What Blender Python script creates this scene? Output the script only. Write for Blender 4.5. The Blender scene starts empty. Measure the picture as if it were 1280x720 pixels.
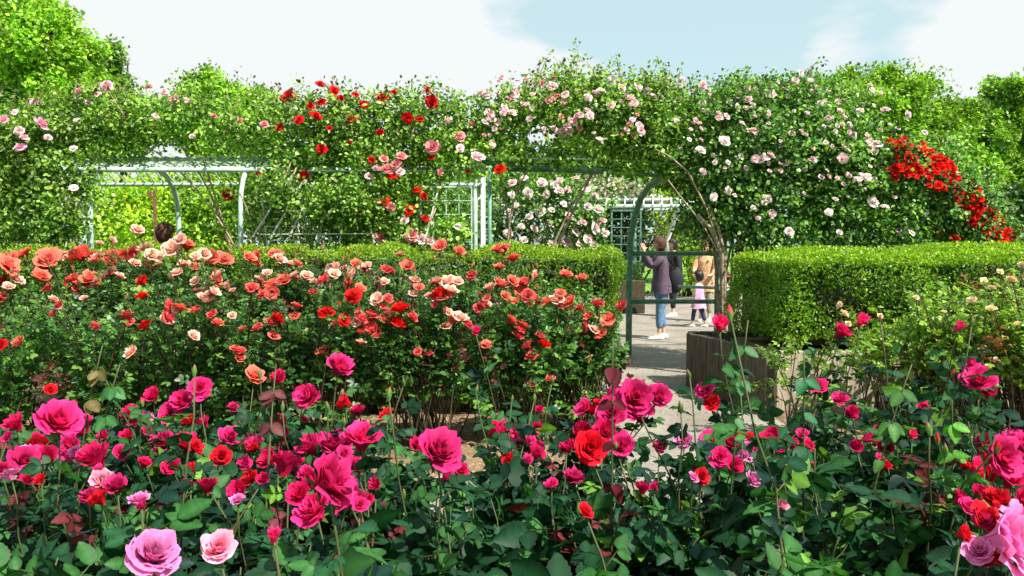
import bpy, math, random
import numpy as np
from mathutils import Vector, Matrix

R = math.radians
rng = np.random.default_rng(7)
random.seed(7)
scene = bpy.context.scene
COL = scene.collection

# ------------------------------------------------------------------ camera
F = 1004.0                      # focal length in photo pixels (1280 wide)
CAM = np.array([0.0, 0.0, 1.5])
PITCH = math.atan(55.0 / F)     # looking slightly down
cam = bpy.data.cameras.new('camera')
cam.lens = 36.0 * F / 1280.0
cam.sensor_width = 36.0
cam.clip_start = 0.05
cam.clip_end = 2000
co = bpy.data.objects.new('camera', cam)
co.location = CAM
co.rotation_euler = (R(90) - PITCH, 0, 0)
COL.objects.link(co)
scene.camera = co


def at(px, py, Y):
    """world point seen at photo pixel (px,py) at world depth Y"""
    u = (px - 640) / F
    v = (360 - py) / F
    d = np.array([u, math.cos(PITCH) + v * math.sin(PITCH), v * math.cos(PITCH) - math.sin(PITCH)])
    return CAM + d * (Y / d[1])


def ground(px, py, z=0.0):
    p = at(px, py, 1.0) - CAM
    t = (z - CAM[2]) / p[2]
    return CAM + p * t


# ------------------------------------------------------------------ sky and sun
SUN_AZ = math.atan2(0.76, -0.65)     # direction to the sun measured from +Y towards +X
SUN_EL = R(53)
w = bpy.data.worlds.new('World')
scene.world = w
w.use_nodes = True
nt = w.node_tree
N, L = nt.nodes, nt.links
N.clear()
out = N.new('ShaderNodeOutputWorld')
bg = N.new('ShaderNodeBackground')
sky = N.new('ShaderNodeTexSky')
sky.sky_type = 'NISHITA'
sky.sun_disc = False
sky.sun_elevation = SUN_EL
sky.sun_rotation = SUN_AZ
sky.air_density = 1.0
sky.dust_density = 1.6
sky.ozone_density = 1.3
tc = N.new('ShaderNodeTexCoord')
SKY_STRENGTH = 0.10
bg.inputs[1].default_value = SKY_STRENGTH


def wmath(op, a, b=None, clamp=False):
    m = N.new('ShaderNodeMath')
    m.operation = op
    m.use_clamp = clamp
    for i, v in enumerate((a, b)):
        if v is None:
            continue
        if isinstance(v, (int, float)):
            m.inputs[i].default_value = v
        else:
            L.new(v, m.inputs[i])
    return m.outputs[0]


mp = N.new('ShaderNodeMapping')
mp.inputs['Scale'].default_value = (1.0, 1.0, 2.6)
L.new(tc.outputs['Generated'], mp.inputs[0])
no = N.new('ShaderNodeTexNoise')
no.inputs['Scale'].default_value = 3.0
no.inputs['Detail'].default_value = 7
no.inputs['Roughness'].default_value = 0.55
L.new(mp.outputs[0], no.inputs[0])
total = None
# cloud banks as lobes in the sky, given by direction
for (px, py, sx, wt) in ((230, 20, 8, .58), (520, 100, 12, .48), (1195, 78, 42, .95), (1030, 70, 60, .6), (1275, 88, 50, .9), (560, 12, 90, .35),
                         (1700, -100, 10, .9), (-500, -200, 6, .9)):
    d = at(px, py, 1.0) - CAM
    d = d / np.linalg.norm(d)
    vm = N.new('ShaderNodeVectorMath')
    vm.operation = 'DOT_PRODUCT'
    vm.inputs[1].default_value = d
    nz = N.new('ShaderNodeVectorMath')
    nz.operation = 'NORMALIZE'
    L.new(tc.outputs['Generated'], nz.inputs[0])
    L.new(nz.outputs[0], vm.inputs[0])
    t = wmath('SUBTRACT', 1.0, vm.outputs['Value'])
    t = wmath('MULTIPLY', t, -sx * sx / 4.0)
    t = wmath('EXPONENT', t)
    t = wmath('MULTIPLY', t, wt)
    total = t if total is None else wmath('ADD', total, t)
n2 = wmath('SUBTRACT', no.outputs[0], 0.5)
n2 = wmath('MULTIPLY', n2, 3.4)
mask = wmath('ADD', total, n2)
mask = wmath('SUBTRACT', mask, 0.32)
mask = wmath('MULTIPLY', mask, 3.0, clamp=True)
mx = N.new('ShaderNodeMix')
mx.data_type = 'RGBA'
L.new(mask, mx.inputs['Factor'])
tint = N.new('ShaderNodeMix')
tint.data_type = 'RGBA'
tint.inputs['Factor'].default_value = 0.75
L.new(sky.outputs[0], tint.inputs['A'])
tint.inputs['B'].default_value = (3.5, 4.65, 4.6, 1)
L.new(tint.outputs['Result'], mx.inputs['A'])
mx.inputs['B'].default_value = (4.75, 4.95, 5.0, 1)
L.new(mx.outputs['Result'], bg.inputs[0])
L.new(bg.outputs[0], out.inputs[0])

sun = bpy.data.lights.new('sun', 'SUN')
sun.energy = 5.0
sun.angle = R(0.5)
sun.color = (1.0, 0.95, 0.86)
so = bpy.data.objects.new('sun', sun)
sd = Vector((math.sin(SUN_AZ) * math.cos(SUN_EL), math.cos(SUN_AZ) * math.cos(SUN_EL), math.sin(SUN_EL)))
so.rotation_euler = sd.to_track_quat('Z', 'Y').to_euler()
so.location = (0, 0, 30)
COL.objects.link(so)

scene.view_settings.view_transform = 'Standard'
scene.view_settings.look = 'None'
scene.view_settings.exposure = 0.95
scene.view_settings.gamma = 1.0
scene.cycles.max_bounces = 6
scene.cycles.diffuse_bounces = 3
scene.cycles.transmission_bounces = 4
scene.cycles.transparent_max_bounces = 4


# ------------------------------------------------------------------ materials
def new_mat(name):
    m = bpy.data.materials.new(name)
    m.use_nodes = True
    m.node_tree.nodes.clear()
    return m


def mat_leaf(name, transl=0.35, rough=0.45, spec=0.35, tcol=(1.2, 1.5, 0.5), vary=0.25):
    """leaf or petal: colour from the mesh attribute 'col', thin and partly see-through to light"""
    m = new_mat(name)
    n, l = m.node_tree.nodes, m.node_tree.links
    o = n.new('ShaderNodeOutputMaterial')
    a = n.new('ShaderNodeAttribute')
    a.attribute_name = 'col'
    p = n.new('ShaderNodeBsdfPrincipled')
    p.inputs['Roughness'].default_value = rough
    p.inputs['Specular IOR Level'].default_value = spec
    oi = n.new('ShaderNodeObjectInfo')
    hv = n.new('ShaderNodeHueSaturation')
    mr = n.new('ShaderNodeMapRange')
    mr.inputs['To Min'].default_value = 1 - vary
    mr.inputs['To Max'].default_value = 1 + vary
    l.new(oi.outputs['Random'], mr.inputs['Value'])
    l.new(mr.outputs[0], hv.inputs['Value'])
    l.new(a.outputs['Color'], hv.inputs['Color'])
    l.new(hv.outputs[0], p.inputs['Base Color'])
    t = n.new('ShaderNodeBsdfTranslucent')
    mul = n.new('ShaderNodeMix')
    mul.data_type = 'RGBA'
    mul.blend_type = 'MULTIPLY'
    mul.inputs['Factor'].default_value = 1
    l.new(hv.outputs[0], mul.inputs['A'])
    mul.inputs['B'].default_value = (*tcol, 1)
    l.new(mul.outputs['Result'], t.inputs['Color'])
    ms = n.new('ShaderNodeMixShader')
    ms.inputs[0].default_value = transl
    l.new(p.outputs[0], ms.inputs[1])
    l.new(t.outputs[0], ms.inputs[2])
    l.new(ms.outputs[0], o.inputs[0])
    return m


def mat_noise(name, c1, c2, scale=8, rough=0.8, c3=None, s2=60, bump=0.2, bscale=None, stretch=(1, 1, 1), spec=0.3, metal=0):
    m = new_mat(name)
    n, l = m.node_tree.nodes, m.node_tree.links
    o = n.new('ShaderNodeOutputMaterial')
    p = n.new('ShaderNodeBsdfPrincipled')
    p.inputs['Roughness'].default_value = rough
    p.inputs['Specular IOR Level'].default_value = spec
    p.inputs['Metallic'].default_value = metal
    tc = n.new('ShaderNodeTexCoord')
    mp = n.new('ShaderNodeMapping')
    mp.inputs['Scale'].default_value = stretch
    l.new(tc.outputs['Object'], mp.inputs[0])
    no = n.new('ShaderNodeTexNoise')
    no.inputs['Scale'].default_value = scale
    no.inputs['Detail'].default_value = 6
    l.new(mp.outputs[0], no.inputs[0])
    r = n.new('ShaderNodeValToRGB')
    r.color_ramp.elements[0].position = 0.35
    r.color_ramp.elements[1].position = 0.65
    r.color_ramp.elements[0].color = (*c1, 1)
    r.color_ramp.elements[1].color = (*c2, 1)
    l.new(no.outputs[0], r.inputs[0])
    n2 = n.new('ShaderNodeTexNoise')
    n2.inputs['Scale'].default_value = s2
    n2.inputs['Detail'].default_value = 4
    l.new(mp.outputs[0], n2.inputs[0])
    last = r.outputs[0]
    if c3:
        r2 = n.new('ShaderNodeValToRGB')
        r2.color_ramp.elements[0].position = 0.52
        r2.color_ramp.elements[1].position = 0.66
        l.new(n2.outputs[0], r2.inputs[0])
        mm = n.new('ShaderNodeMix')
        mm.data_type = 'RGBA'
        l.new(r2.outputs[0], mm.inputs['Factor'])
        l.new(last, mm.inputs['A'])
        mm.inputs['B'].default_value = (*c3, 1)
        last = mm.outputs['Result']
    l.new(last, p.inputs['Base Color'])
    b = n.new('ShaderNodeBump')
    b.inputs['Strength'].default_value = bump
    b.inputs['Distance'].default_value = 0.01
    l.new(n2.outputs[0], b.inputs['Height'])
    l.new(b.outputs[0], p.inputs['Normal'])
    l.new(p.outputs[0], o.inputs[0])
    return m


M_LEAF = mat_leaf('leaf', 0.38, 0.40, 0.42)
M_GLOSSY = mat_leaf('rose_leaf', 0.30, 0.5, 0.16, vary=0.12)
M_PETAL = mat_leaf('petal', 0.36, 0.6, 0.12, tcol=(1.15, 0.85, 0.85), vary=0.16)
M_CANE = mat_noise('green_cane', (0.035, 0.08, 0.02), (0.09, 0.075, 0.03), 14, 0.6)
M_WOODY = mat_noise('woody_stem', (0.20, 0.14, 0.08), (0.42, 0.33, 0.22), 25, 0.85, bump=0.6)
M_BARK = mat_noise('bark', (0.06, 0.045, 0.03), (0.14, 0.11, 0.08), 9, 0.9, bump=0.8)
M_DARKSTEM = mat_noise('dark_stem', (0.03, 0.03, 0.015), (0.09, 0.06, 0.03), 30, 0.8)
M_GREENPAINT = mat_noise('green_paint', (0.065, 0.17, 0.105), (0.10, 0.23, 0.15), 12, 0.45, c3=(0.17, 0.28, 0.22), s2=14, bump=0.05)
M_PALEPAINT = mat_noise('pale_green_paint', (0.34, 0.47, 0.40), (0.5, 0.6, 0.53), 12, 0.5, bump=0.05)
M_WHITEPAINT = mat_noise('white_paint', (0.62, 0.66, 0.6), (0.78, 0.8, 0.76), 12, 0.5, bump=0.05)
M_STICK = mat_noise('pale_stick', (0.34, 0.36, 0.26), (0.52, 0.52, 0.42), 20, 0.8)
M_PATH = mat_noise('path', (0.20, 0.175, 0.145), (0.30, 0.265, 0.22), 2.2, 0.9, c3=(0.13, 0.11, 0.09), s2=50, bump=0.3)
M_SOIL = mat_noise('soil', (0.10, 0.06, 0.035), (0.22, 0.14, 0.08), 5, 0.95, c3=(0.32, 0.24, 0.14), s2=40, bump=1.0)
M_GRASS = mat_noise('grass', (0.09, 0.20, 0.02), (0.16, 0.30, 0.04), 1.0, 0.9, s2=80, bump=0.8)
M_SHADETIMBER = mat_noise('shaded_timber', (0.07, 0.055, 0.04), (0.14, 0.11, 0.08), 5, 0.85, c3=(0.045, 0.035, 0.025), s2=14, bump=0.4, stretch=(6, 6, 0.5))  # planter boards darkened: the shade of the path side is put into their colour
M_PALETIMBER = mat_noise('pale_timber', (0.34, 0.28, 0.20), (0.50, 0.42, 0.31), 4, 0.85, c3=(0.22, 0.17, 0.12), s2=12, bump=0.3, stretch=(7, 7, 0.5))
M_REDTIMBER = mat_noise('red_timber', (0.16, 0.07, 0.035), (0.25, 0.12, 0.06), 5, 0.8, c3=(0.12, 0.055, 0.03), s2=14, bump=0.4, stretch=(0.6, 6, 6))


# ------------------------------------------------------------------ object helpers
def tag(o, label=None, cat=None, group=None, kind=None):
    if label: o['label'] = label
    if cat: o['category'] = cat
    if group: o['group'] = group
    if kind: o['kind'] = kind
    return o


def empty(name, loc=(0, 0, 0), label=None, cat=None, group=None, rz=0):
    o = bpy.data.objects.new(name, None)
    o.empty_display_size = 0.1
    o.location = loc
    o.rotation_euler = (0, 0, rz)
    COL.objects.link(o)
    return tag(o, label, cat, group)


def link_mesh(name, me, mat, parent=None, world=True):
    """link mesh data as one object; vertices are in world space when world is set"""
    o = bpy.data.objects.new(name, me)
    if mat is not None:
        for mm in (mat if isinstance(mat, (list, tuple)) else [mat]):
            me.materials.append(mm)
    COL.objects.link(o)
    if parent:
        o.parent = parent
        if world:
            o.matrix_parent_inverse = (Matrix.Translation(parent.location) @ Matrix.Rotation(parent.rotation_euler[2], 4, 'Z')).inverted()
    return o


def np_mesh(name, V, faces_by_n, C=None, smooth=False):
    """fast mesh: V (n,3); faces_by_n = list of (k, k-column index array); C per-vertex colours"""
    me = bpy.data.meshes.new(name)
    me.vertices.add(len(V))
    me.vertices.foreach_set('co', np.ascontiguousarray(V, dtype=np.float32).ravel())
    loops = np.concatenate([f.ravel() for f in faces_by_n]).astype(np.int32)
    starts, s = [], 0
    for f in faces_by_n:
        k = f.shape[1]
        starts.append(s + np.arange(len(f)) * k)
        s += f.size
    starts = np.concatenate(starts).astype(np.int32)
    me.loops.add(len(loops))
    me.loops.foreach_set('vertex_index', loops)
    me.polygons.add(len(starts))
    me.polygons.foreach_set('loop_start', starts)
    if C is not None:
        a = me.attributes.new('col', 'FLOAT_COLOR', 'POINT')
        c4 = np.ones((len(V), 4), dtype=np.float32)
        c4[:, :3] = C
        a.data.foreach_set('color', c4.ravel())
    if smooth:
        me.polygons.foreach_set('use_smooth', np.ones(len(starts), dtype=bool))
    me.update(calc_edges=True)
    return me


class MB:
    """collects tubes and boxes into one mesh"""
    def __init__(s):
        s.v, s.f = [], []

    def add(s, V, Fc):
        b = len(s.v)
        s.v += [tuple(map(float, x)) for x in V]
        s.f += [tuple(i + b for i in f) for f in Fc]

    def tube(s, pts, r, sides=6, cap=True):
        pts = [np.asarray(p, float) for p in pts]
        n = len(pts)
        rs = r if hasattr(r, '__len__') else [r] * n
        V, Fc = [], []
        up = None
        for i in range(n):
            t = pts[min(i + 1, n - 1)] - pts[max(i - 1, 0)]
            t = t / (np.linalg.norm(t) + 1e-9)
            if up is None:
                a = np.array([0, 0, 1.0]) if abs(t[2]) < 0.9 else np.array([1.0, 0, 0])
                up = np.cross(t, a)
            up = up - t * np.dot(up, t)
            up = up / (np.linalg.norm(up) + 1e-9)
            sd_ = np.cross(t, up)
            for k in range(sides):
                a = 2 * math.pi * (k + 0.5) / sides
                V.append(pts[i] + rs[i] * (math.cos(a) * up + math.sin(a) * sd_))
        for i in range(n - 1):
            for k in range(sides):
                a, b = i * sides + k, i * sides + (k + 1) % sides
                Fc.append((a, b, b + sides, a + sides))
        if cap:
            Fc.append(tuple(range(sides - 1, -1, -1)))
            Fc.append(tuple((n - 1) * sides + k for k in range(sides)))
        s.add(V, Fc)
        return s

    def box(s, c, d, rz=0, bev=0.0):
        cx, cy, cz = c
        hx, hy, hz = d[0] / 2, d[1] / 2, d[2] / 2
        cr, sr = math.cos(rz), math.sin(rz)
        b = min(bev, hx * .9, hy * .9, hz * .9)
        if b <= 0:
            P = [(x, y, z) for z in (-hz, hz) for (x, y) in ((-hx, -hy), (hx, -hy), (hx, hy), (-hx, hy))]
            Fc = [(0, 3, 2, 1), (4, 5, 6, 7), (0, 1, 5, 4), (1, 2, 6, 5), (2, 3, 7, 6), (3, 0, 4, 7)]
        else:
            P = []
            for (z, i) in ((-hz, b), (-hz + b, 0), (hz - b, 0), (hz, b)):
                for (x, y) in ((-hx, -hy), (hx, -hy), (hx, hy), (-hx, hy)):
                    P.append((x - math.copysign(i, x), y - math.copysign(i, y), z))
            Fc = [(3, 2, 1, 0), (12, 13, 14, 15)]
            for r_ in range(3):
                for k in range(4):
                    Fc.append((r_ * 4 + k, r_ * 4 + (k + 1) % 4, r_ * 4 + 4 + (k + 1) % 4, r_ * 4 + 4 + k))
        s.add([(cx + x * cr - y * sr, cy + x * sr + y * cr, cz + z) for x, y, z in P], Fc)
        return s

    def build(s, name, mat, parent=None, smooth=False):
        me = bpy.data.meshes.new(name)
        me.from_pydata(s.v, [], s.f)
        me.update()
        if smooth:
            for p in me.polygons:
                p.use_smooth = True
        return link_mesh(name, me, mat, parent)


# ------------------------------------------------------------------ leaves
def tmpl_quad():
    V = np.array([[0, 0, 0], [.45, .34, .05], [1, 0, -.06], [.45, -.34, .05]], float)
    return V, [np.array([[0, 2, 1], [0, 3, 2]])]


def tmpl_hex():
    V = np.array([[0, 0, 0], [.28, .30, .05], [.68, .27, .02], [1, 0, -.12], [.68, -.27, .02], [.28, -.30, .05], [.5, 0, -.03]], float)
    return V, [np.array([[0, 6, 2, 1], [6, 3, 2, 2], [0, 5, 4, 6], [6, 4, 3, 3]])[[0, 2]], np.array([[6, 3, 2], [6, 4, 3]])]


def tmpl_rose():
    ts = np.linspace(0, 1, 13)
    V, Q = [], []
    for i, t in enumerate(ts):
        w_ = 0.36 * (math.sin(math.pi * min(1, t ** 0.8)) ** 0.75 if 0 < t < 1 else 0)
        if i % 2 == 0: w_ *= 0.90
        z = -0.16 * t * t
        w_ = max(w_, 0.004)
        V += [[t + (.02 if i % 2 else 0), w_, z + 0.10 * w_ / .36 * 0.6], [t, 0, z - .01], [t + (.02 if i % 2 else 0), -w_, z + 0.10 * w_ / .36 * 0.6]]
    for i in range(12):
        a = i * 3
        Q += [[a, a + 1, a + 4, a + 3], [a + 1, a + 2, a + 5, a + 4]]
    return np.array(V), [np.array(Q)]


T_QUAD, T_HEX, T_ROSE = tmpl_quad(), tmpl_hex(), tmpl_rose()


def unit(a):
    return a / (np.linalg.norm(a, axis=-1, keepdims=True) + 1e-9)


def leaf_arrays(tmpl, P, D, Nn, size, wid, C):
    """returns (V, [faces], C) for many copies of a leaf template"""
    TV, TF = tmpl
    D = unit(D)
    Nn = unit(Nn - D * (Nn * D).sum(1, keepdims=True))
    S = np.cross(Nn, D)
    n, k = len(P), len(TV)
    x, y, z = TV[:, 0], TV[:, 1], TV[:, 2]
    curl = rng.uniform(-.6, 2.6, n) if k > 8 else rng.uniform(.2, 1.8, n)
    bend = rng.normal(size=n) * .12 if k > 8 else np.zeros(n)
    ys = wid[:, None] * y[None] + bend[:, None] * x[None] ** 2
    V = P[:, None] + size[:, None, None] * (x[None, :, None] * D[:, None] + ys[..., None] * S[:, None] + (curl[:, None] * z[None])[..., None] * Nn[:, None])
    faces = [(f[None] + (np.arange(n) * k)[:, None, None]).reshape(-1, f.shape[1]) for f in TF]
    Cc = np.repeat(C[:, None], k, 1)
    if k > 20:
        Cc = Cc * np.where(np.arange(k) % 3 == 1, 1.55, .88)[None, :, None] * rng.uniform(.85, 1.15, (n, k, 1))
    return V.reshape(-1, 3), faces, Cc.reshape(-1, 3)


class Leaves:
    def __init__(s): s.parts = []; s.n = 0

    def add(s, tmpl, P, D, Nn, size, wid, C):
        if len(P) == 0: return
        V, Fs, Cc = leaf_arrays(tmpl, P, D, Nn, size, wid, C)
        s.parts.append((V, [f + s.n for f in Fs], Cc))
        s.n += len(V)

    def build(s, name, mat, parent=None, smooth=False):
        V = np.concatenate([p[0] for p in s.parts])
        C = np.concatenate([p[2] for p in s.parts])
        byk = {}
        for p in s.parts:
            for f in p[1]:
                byk.setdefault(f.shape[1], []).append(f)
        faces = [np.concatenate(v) for v in byk.values()]
        return link_mesh(name, np_mesh(name, V, faces, C, smooth), mat, parent)


def rand_dirs(n, g=rng):
    return unit(g.normal(size=(n, 3)))


def pal(n, cols, weights=None, jit=0.22, g=rng):
    cols = np.array(cols)
    i = g.choice(len(cols), n, p=None if weights is None else np.array(weights) / np.sum(weights))
    c = cols[i] * (1 + jit * g.uniform(-1, 1, (n, 1)))
    return np.clip(c, 0.003, 1)


# ------------------------------------------------------------------ roses
def rose_mesh(name, seed, layers=6, per=5, nu=5, nv=5, openness=1.0, ruffle=0.10, c_in=(0.7, 0.02, 0.12), c_out=(0.8, 0.04, 0.3),
              c_tip=None, c_base=None, flat=1.0, mean_tip=.55):
    """a bloom of overlapping curled petals, radius about 1, facing +Z, calyx at origin"""
    g = np.random.default_rng(seed)
    Vs, Fs, Cs = [], [], []
    base = 0
    c_in, c_out = np.array(c_in), np.array(c_out)
    c_tip = c_out if c_tip is None else np.array(c_tip)
    for k in range(layers):
        fk = k / max(1, layers - 1)
        cnt = 3 if k == 0 else per
        for j in range(cnt):
            a = 2 * math.pi * (j + 0.5 * (k % 2)) / cnt + g.uniform(-.35, .35) + k * 0.4
            size = (0.66 + 0.30 * fk) * g.uniform(.85, 1.12)
            r0 = 0.03 + 0.10 * fk
            th0 = R(-4 + 30 * fk * openness) + g.uniform(-.05, .05)
            th1 = R(-22 + (128 * fk ** 0.85) * openness) + g.uniform(-.32, .32)
            ph1, ph2 = g.uniform(0, 6.28), g.uniform(0, 6.28)
            wA = (1.25 - .45 * fk) * g.uniform(.9, 1.1)
            V = np.zeros((nv + 1, nu + 1, 3))
            C = np.zeros((nv + 1, nu + 1, 3))
            r, z = r0, 0.12 * (1 - fk) * flat
            for iv in range(nv + 1):
                v = iv / nv
                th = th0 + (th1 - th0) * v ** 1.3
                if iv:
                    r += size / nv * math.sin(th)
                    z += size / nv * math.cos(th) * flat
                for iu in range(nu + 1):
                    u = 2 * iu / nu - 1
                    wv = wA * (0.5 + 0.5 * math.sin(math.pi * min(1, 0.18 + v * .45)))
                    phi = a + u * wv + .12 * v * math.sin(ph1)
                    sag = -0.15 * abs(u) ** 3.2 * v * size          # rounded tip
                    ruf = ruffle * (v ** 2) * (math.sin(2.6 * u + ph1) + .7 * math.sin(6 * u + ph2) * v + .35 * math.sin(11 * u + ph1 * 3) * v * v)
                    rr = max(r, .07 + .05 * v) + (0.04 * u * u) + sag * math.sin(th) + 0.3 * ruf + .02 * v * u
                    zz = z + sag * math.cos(th) + ruf * .75
                    V[iv, iu] = (rr * math.cos(phi), rr * math.sin(phi), zz)
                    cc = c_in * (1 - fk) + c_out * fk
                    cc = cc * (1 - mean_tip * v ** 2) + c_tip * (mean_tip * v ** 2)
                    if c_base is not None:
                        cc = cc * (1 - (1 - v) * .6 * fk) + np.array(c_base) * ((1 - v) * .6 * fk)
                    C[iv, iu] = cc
            C *= g.uniform(.88, 1.1)
            Vs.append(V.reshape(-1, 3)); Cs.append(C.reshape(-1, 3))
            for iv in range(nv):
                for iu in range(nu):
                    p = base + iv * (nu + 1) + iu
                    Fs.append((p, p + 1, p + nu + 2, p + nu + 1))
            base += (nu + 1) * (nv + 1)
    # sepals + hip
    V = np.concatenate(Vs); C = np.clip(np.concatenate(Cs), 0, .95)
    sV, sF, sC = [], [], []
    b = len(V)
    for j in range(5):
        a = j * 2 * math.pi / 5 + .3
        ca, sa = math.cos(a), math.sin(a)
        for (rr, zz, w_) in ((.05, 0, .07), (.22, -.02, .08), (.42, -.12, .01)):
            for s_ in (-1, 1):
                sV.append((rr * ca - s_ * w_ * sa, rr * sa + s_ * w_ * ca, zz))
        for i in range(2):
            q = b + j * 6 + i * 2
            sF.append((q, q + 1, q + 3, q + 2))
    b2 = b + len(sV)
    for i, (rr, zz) in enumerate(((.03, -.22), (.09, -.14), (.09, -.03), (.05, .05))):
        for k in range(6):
            sV.append((rr * math.cos(k * math.pi / 3), rr * math.sin(k * math.pi / 3), zz))
    for i in range(3):
        for k in range(6):
            sF.append((b2 + i * 6 + k, b2 + i * 6 + (k + 1) % 6, b2 + i * 6 + 6 + (k + 1) % 6, b2 + i * 6 + 6 + k))
    V = np.concatenate([V, np.array(sV)])
    C = np.concatenate([C, np.tile([[0.07, 0.14, 0.03]], (len(sV), 1))])
    me = np_mesh(name, V, [np.array(Fs + sF)], C, True)
    me.materials.append(M_PETAL)
    return me


def bud_mesh(name, seed, cp=(0.75, 0.03, 0.12), cg=(0.14, 0.26, 0.06), show=0.55):
    """a pointed bud: green calyx below, wrapped petals above; height about 2"""
    prof = [(0.0, -.25), (.16, -.2), (.24, 0), (.20, .12), (.36, .45), (.38, .8), (.27, 1.25), (.12, 1.65), (0.01, 1.85)]
    V, Fc, C = [], [], []
    n = 10
    for i, (r, z) in enumerate(prof):
        for k in range(n):
            a = 2 * math.pi * k / n + i * .18
            rr = r * (1 + .07 * math.sin(2 * a + i))
            V.append((rr * math.cos(a), rr * math.sin(a), z))
            gz = z / 1.85
            edge = 1 - show + .16 * math.cos(5 * a)
            C.append(cg if gz < edge else cp)
    for i in range(len(prof) - 1):
        for k in range(n):
            Fc.append((i * n + k, i * n + (k + 1) % n, (i + 1) * n + (k + 1) % n, (i + 1) * n + k))
    b = len(V)
    for j in range(5):          # sepal points
        a = j * 2 * math.pi / 5
        ca, sa = math.cos(a), math.sin(a)
        for (rr, zz, w_) in ((.25, .05, .12), (.40, .7, .12), (.50, 1.35, .01)):
            for s_ in (-1, 1):
                V.append((rr * ca - s_ * w_ * sa, rr * sa + s_ * w_ * ca, zz)); C.append(cg)
        for i in range(2):
            q = b + j * 6 + i * 2
            Fc.append((q, q + 1, q + 3, q + 2))
    me = np_mesh(name, np.array(V, float), [np.array(Fc)], np.array(C), True)
    me.materials.append(M_PETAL)
    return me


def mk(name, kw, seeds, **extra):
    return [rose_mesh(name, s, **{**kw, **extra}) for s in seeds]


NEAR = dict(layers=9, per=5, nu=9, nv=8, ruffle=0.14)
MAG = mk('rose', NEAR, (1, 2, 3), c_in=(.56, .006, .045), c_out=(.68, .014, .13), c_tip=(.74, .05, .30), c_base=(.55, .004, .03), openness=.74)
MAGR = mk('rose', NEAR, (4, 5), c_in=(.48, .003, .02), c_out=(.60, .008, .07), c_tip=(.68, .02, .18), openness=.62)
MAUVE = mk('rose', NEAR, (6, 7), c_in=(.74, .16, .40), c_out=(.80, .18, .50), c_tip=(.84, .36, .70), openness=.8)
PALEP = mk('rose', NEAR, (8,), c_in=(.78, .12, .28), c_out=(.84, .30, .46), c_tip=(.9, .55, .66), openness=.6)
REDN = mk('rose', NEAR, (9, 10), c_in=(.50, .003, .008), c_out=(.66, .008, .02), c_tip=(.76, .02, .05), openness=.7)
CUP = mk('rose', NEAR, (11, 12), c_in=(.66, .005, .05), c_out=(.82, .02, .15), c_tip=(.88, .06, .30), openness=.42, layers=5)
MIDK = dict(layers=7, per=5, nu=5, nv=4, ruffle=0.13, mean_tip=.9)
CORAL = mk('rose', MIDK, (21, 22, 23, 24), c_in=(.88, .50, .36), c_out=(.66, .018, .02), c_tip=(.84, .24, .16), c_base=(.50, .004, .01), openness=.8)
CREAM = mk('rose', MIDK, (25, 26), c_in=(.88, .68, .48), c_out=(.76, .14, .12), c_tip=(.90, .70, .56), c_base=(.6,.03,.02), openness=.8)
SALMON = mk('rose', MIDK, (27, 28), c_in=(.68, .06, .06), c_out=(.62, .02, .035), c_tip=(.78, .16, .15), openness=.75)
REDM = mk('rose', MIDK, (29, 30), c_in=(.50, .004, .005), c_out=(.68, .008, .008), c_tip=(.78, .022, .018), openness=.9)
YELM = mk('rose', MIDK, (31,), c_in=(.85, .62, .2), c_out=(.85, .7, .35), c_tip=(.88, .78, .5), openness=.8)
FARK = dict(layers=5, per=5, nu=3, nv=3, ruffle=0.14)
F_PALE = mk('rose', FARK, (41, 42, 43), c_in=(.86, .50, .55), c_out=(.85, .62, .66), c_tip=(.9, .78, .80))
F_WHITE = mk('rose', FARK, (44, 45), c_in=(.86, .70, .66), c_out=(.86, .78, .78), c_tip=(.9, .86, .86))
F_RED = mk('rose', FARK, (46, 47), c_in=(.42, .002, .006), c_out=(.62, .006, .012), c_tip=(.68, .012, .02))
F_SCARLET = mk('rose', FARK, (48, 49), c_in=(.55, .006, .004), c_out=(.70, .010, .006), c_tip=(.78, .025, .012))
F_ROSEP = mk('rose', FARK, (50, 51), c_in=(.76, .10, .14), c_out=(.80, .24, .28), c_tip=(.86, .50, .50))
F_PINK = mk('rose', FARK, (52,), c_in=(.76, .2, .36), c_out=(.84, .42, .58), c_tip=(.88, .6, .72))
BUD_PINK = [bud_mesh('rosebud', 1), bud_mesh('rosebud', 2, cp=(.62, .01, .02), show=.62)]
BUD_GREEN = [bud_mesh('rosebud', 3, show=.12)]


def put_bloom(meshes, p, radius, parent, tilt=0.5, name='rose', face=None, g=rng):
    """a bloom as a part of its bush; face = preferred facing"""
    me = meshes[int(g.integers(len(meshes)))]
    o = bpy.data.objects.new(name, me)
    COL.objects.link(o)
    d = np.array([0.15, -0.25, 1.0]) if face is None else np.asarray(face, float)
    d = unit(d + tilt * g.normal(size=3) * .6)
    q = Vector(d).to_track_quat('Z', 'Y')
    q = q @ Matrix.Rotation(g.uniform(0, 6.28), 3, 'Z').to_quaternion()
    o.rotation_mode = 'QUATERNION'
    o.rotation_quaternion = q
    s = radius * g.uniform(.92, 1.08)
    o.scale = (s, s, s * g.uniform(.9, 1.05))
    # the bloom's middle sits above its calyx
    o.location = np.asarray(p) - d * radius * .35 - np.array(parent.location)
    o.parent = parent
    return o


def bez(p0, p1, p2, n):
    t = np.linspace(0, 1, n)[:, None]
    return (1 - t) ** 2 * p0 + 2 * t * (1 - t) * p1 + t ** 2 * p2


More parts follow.
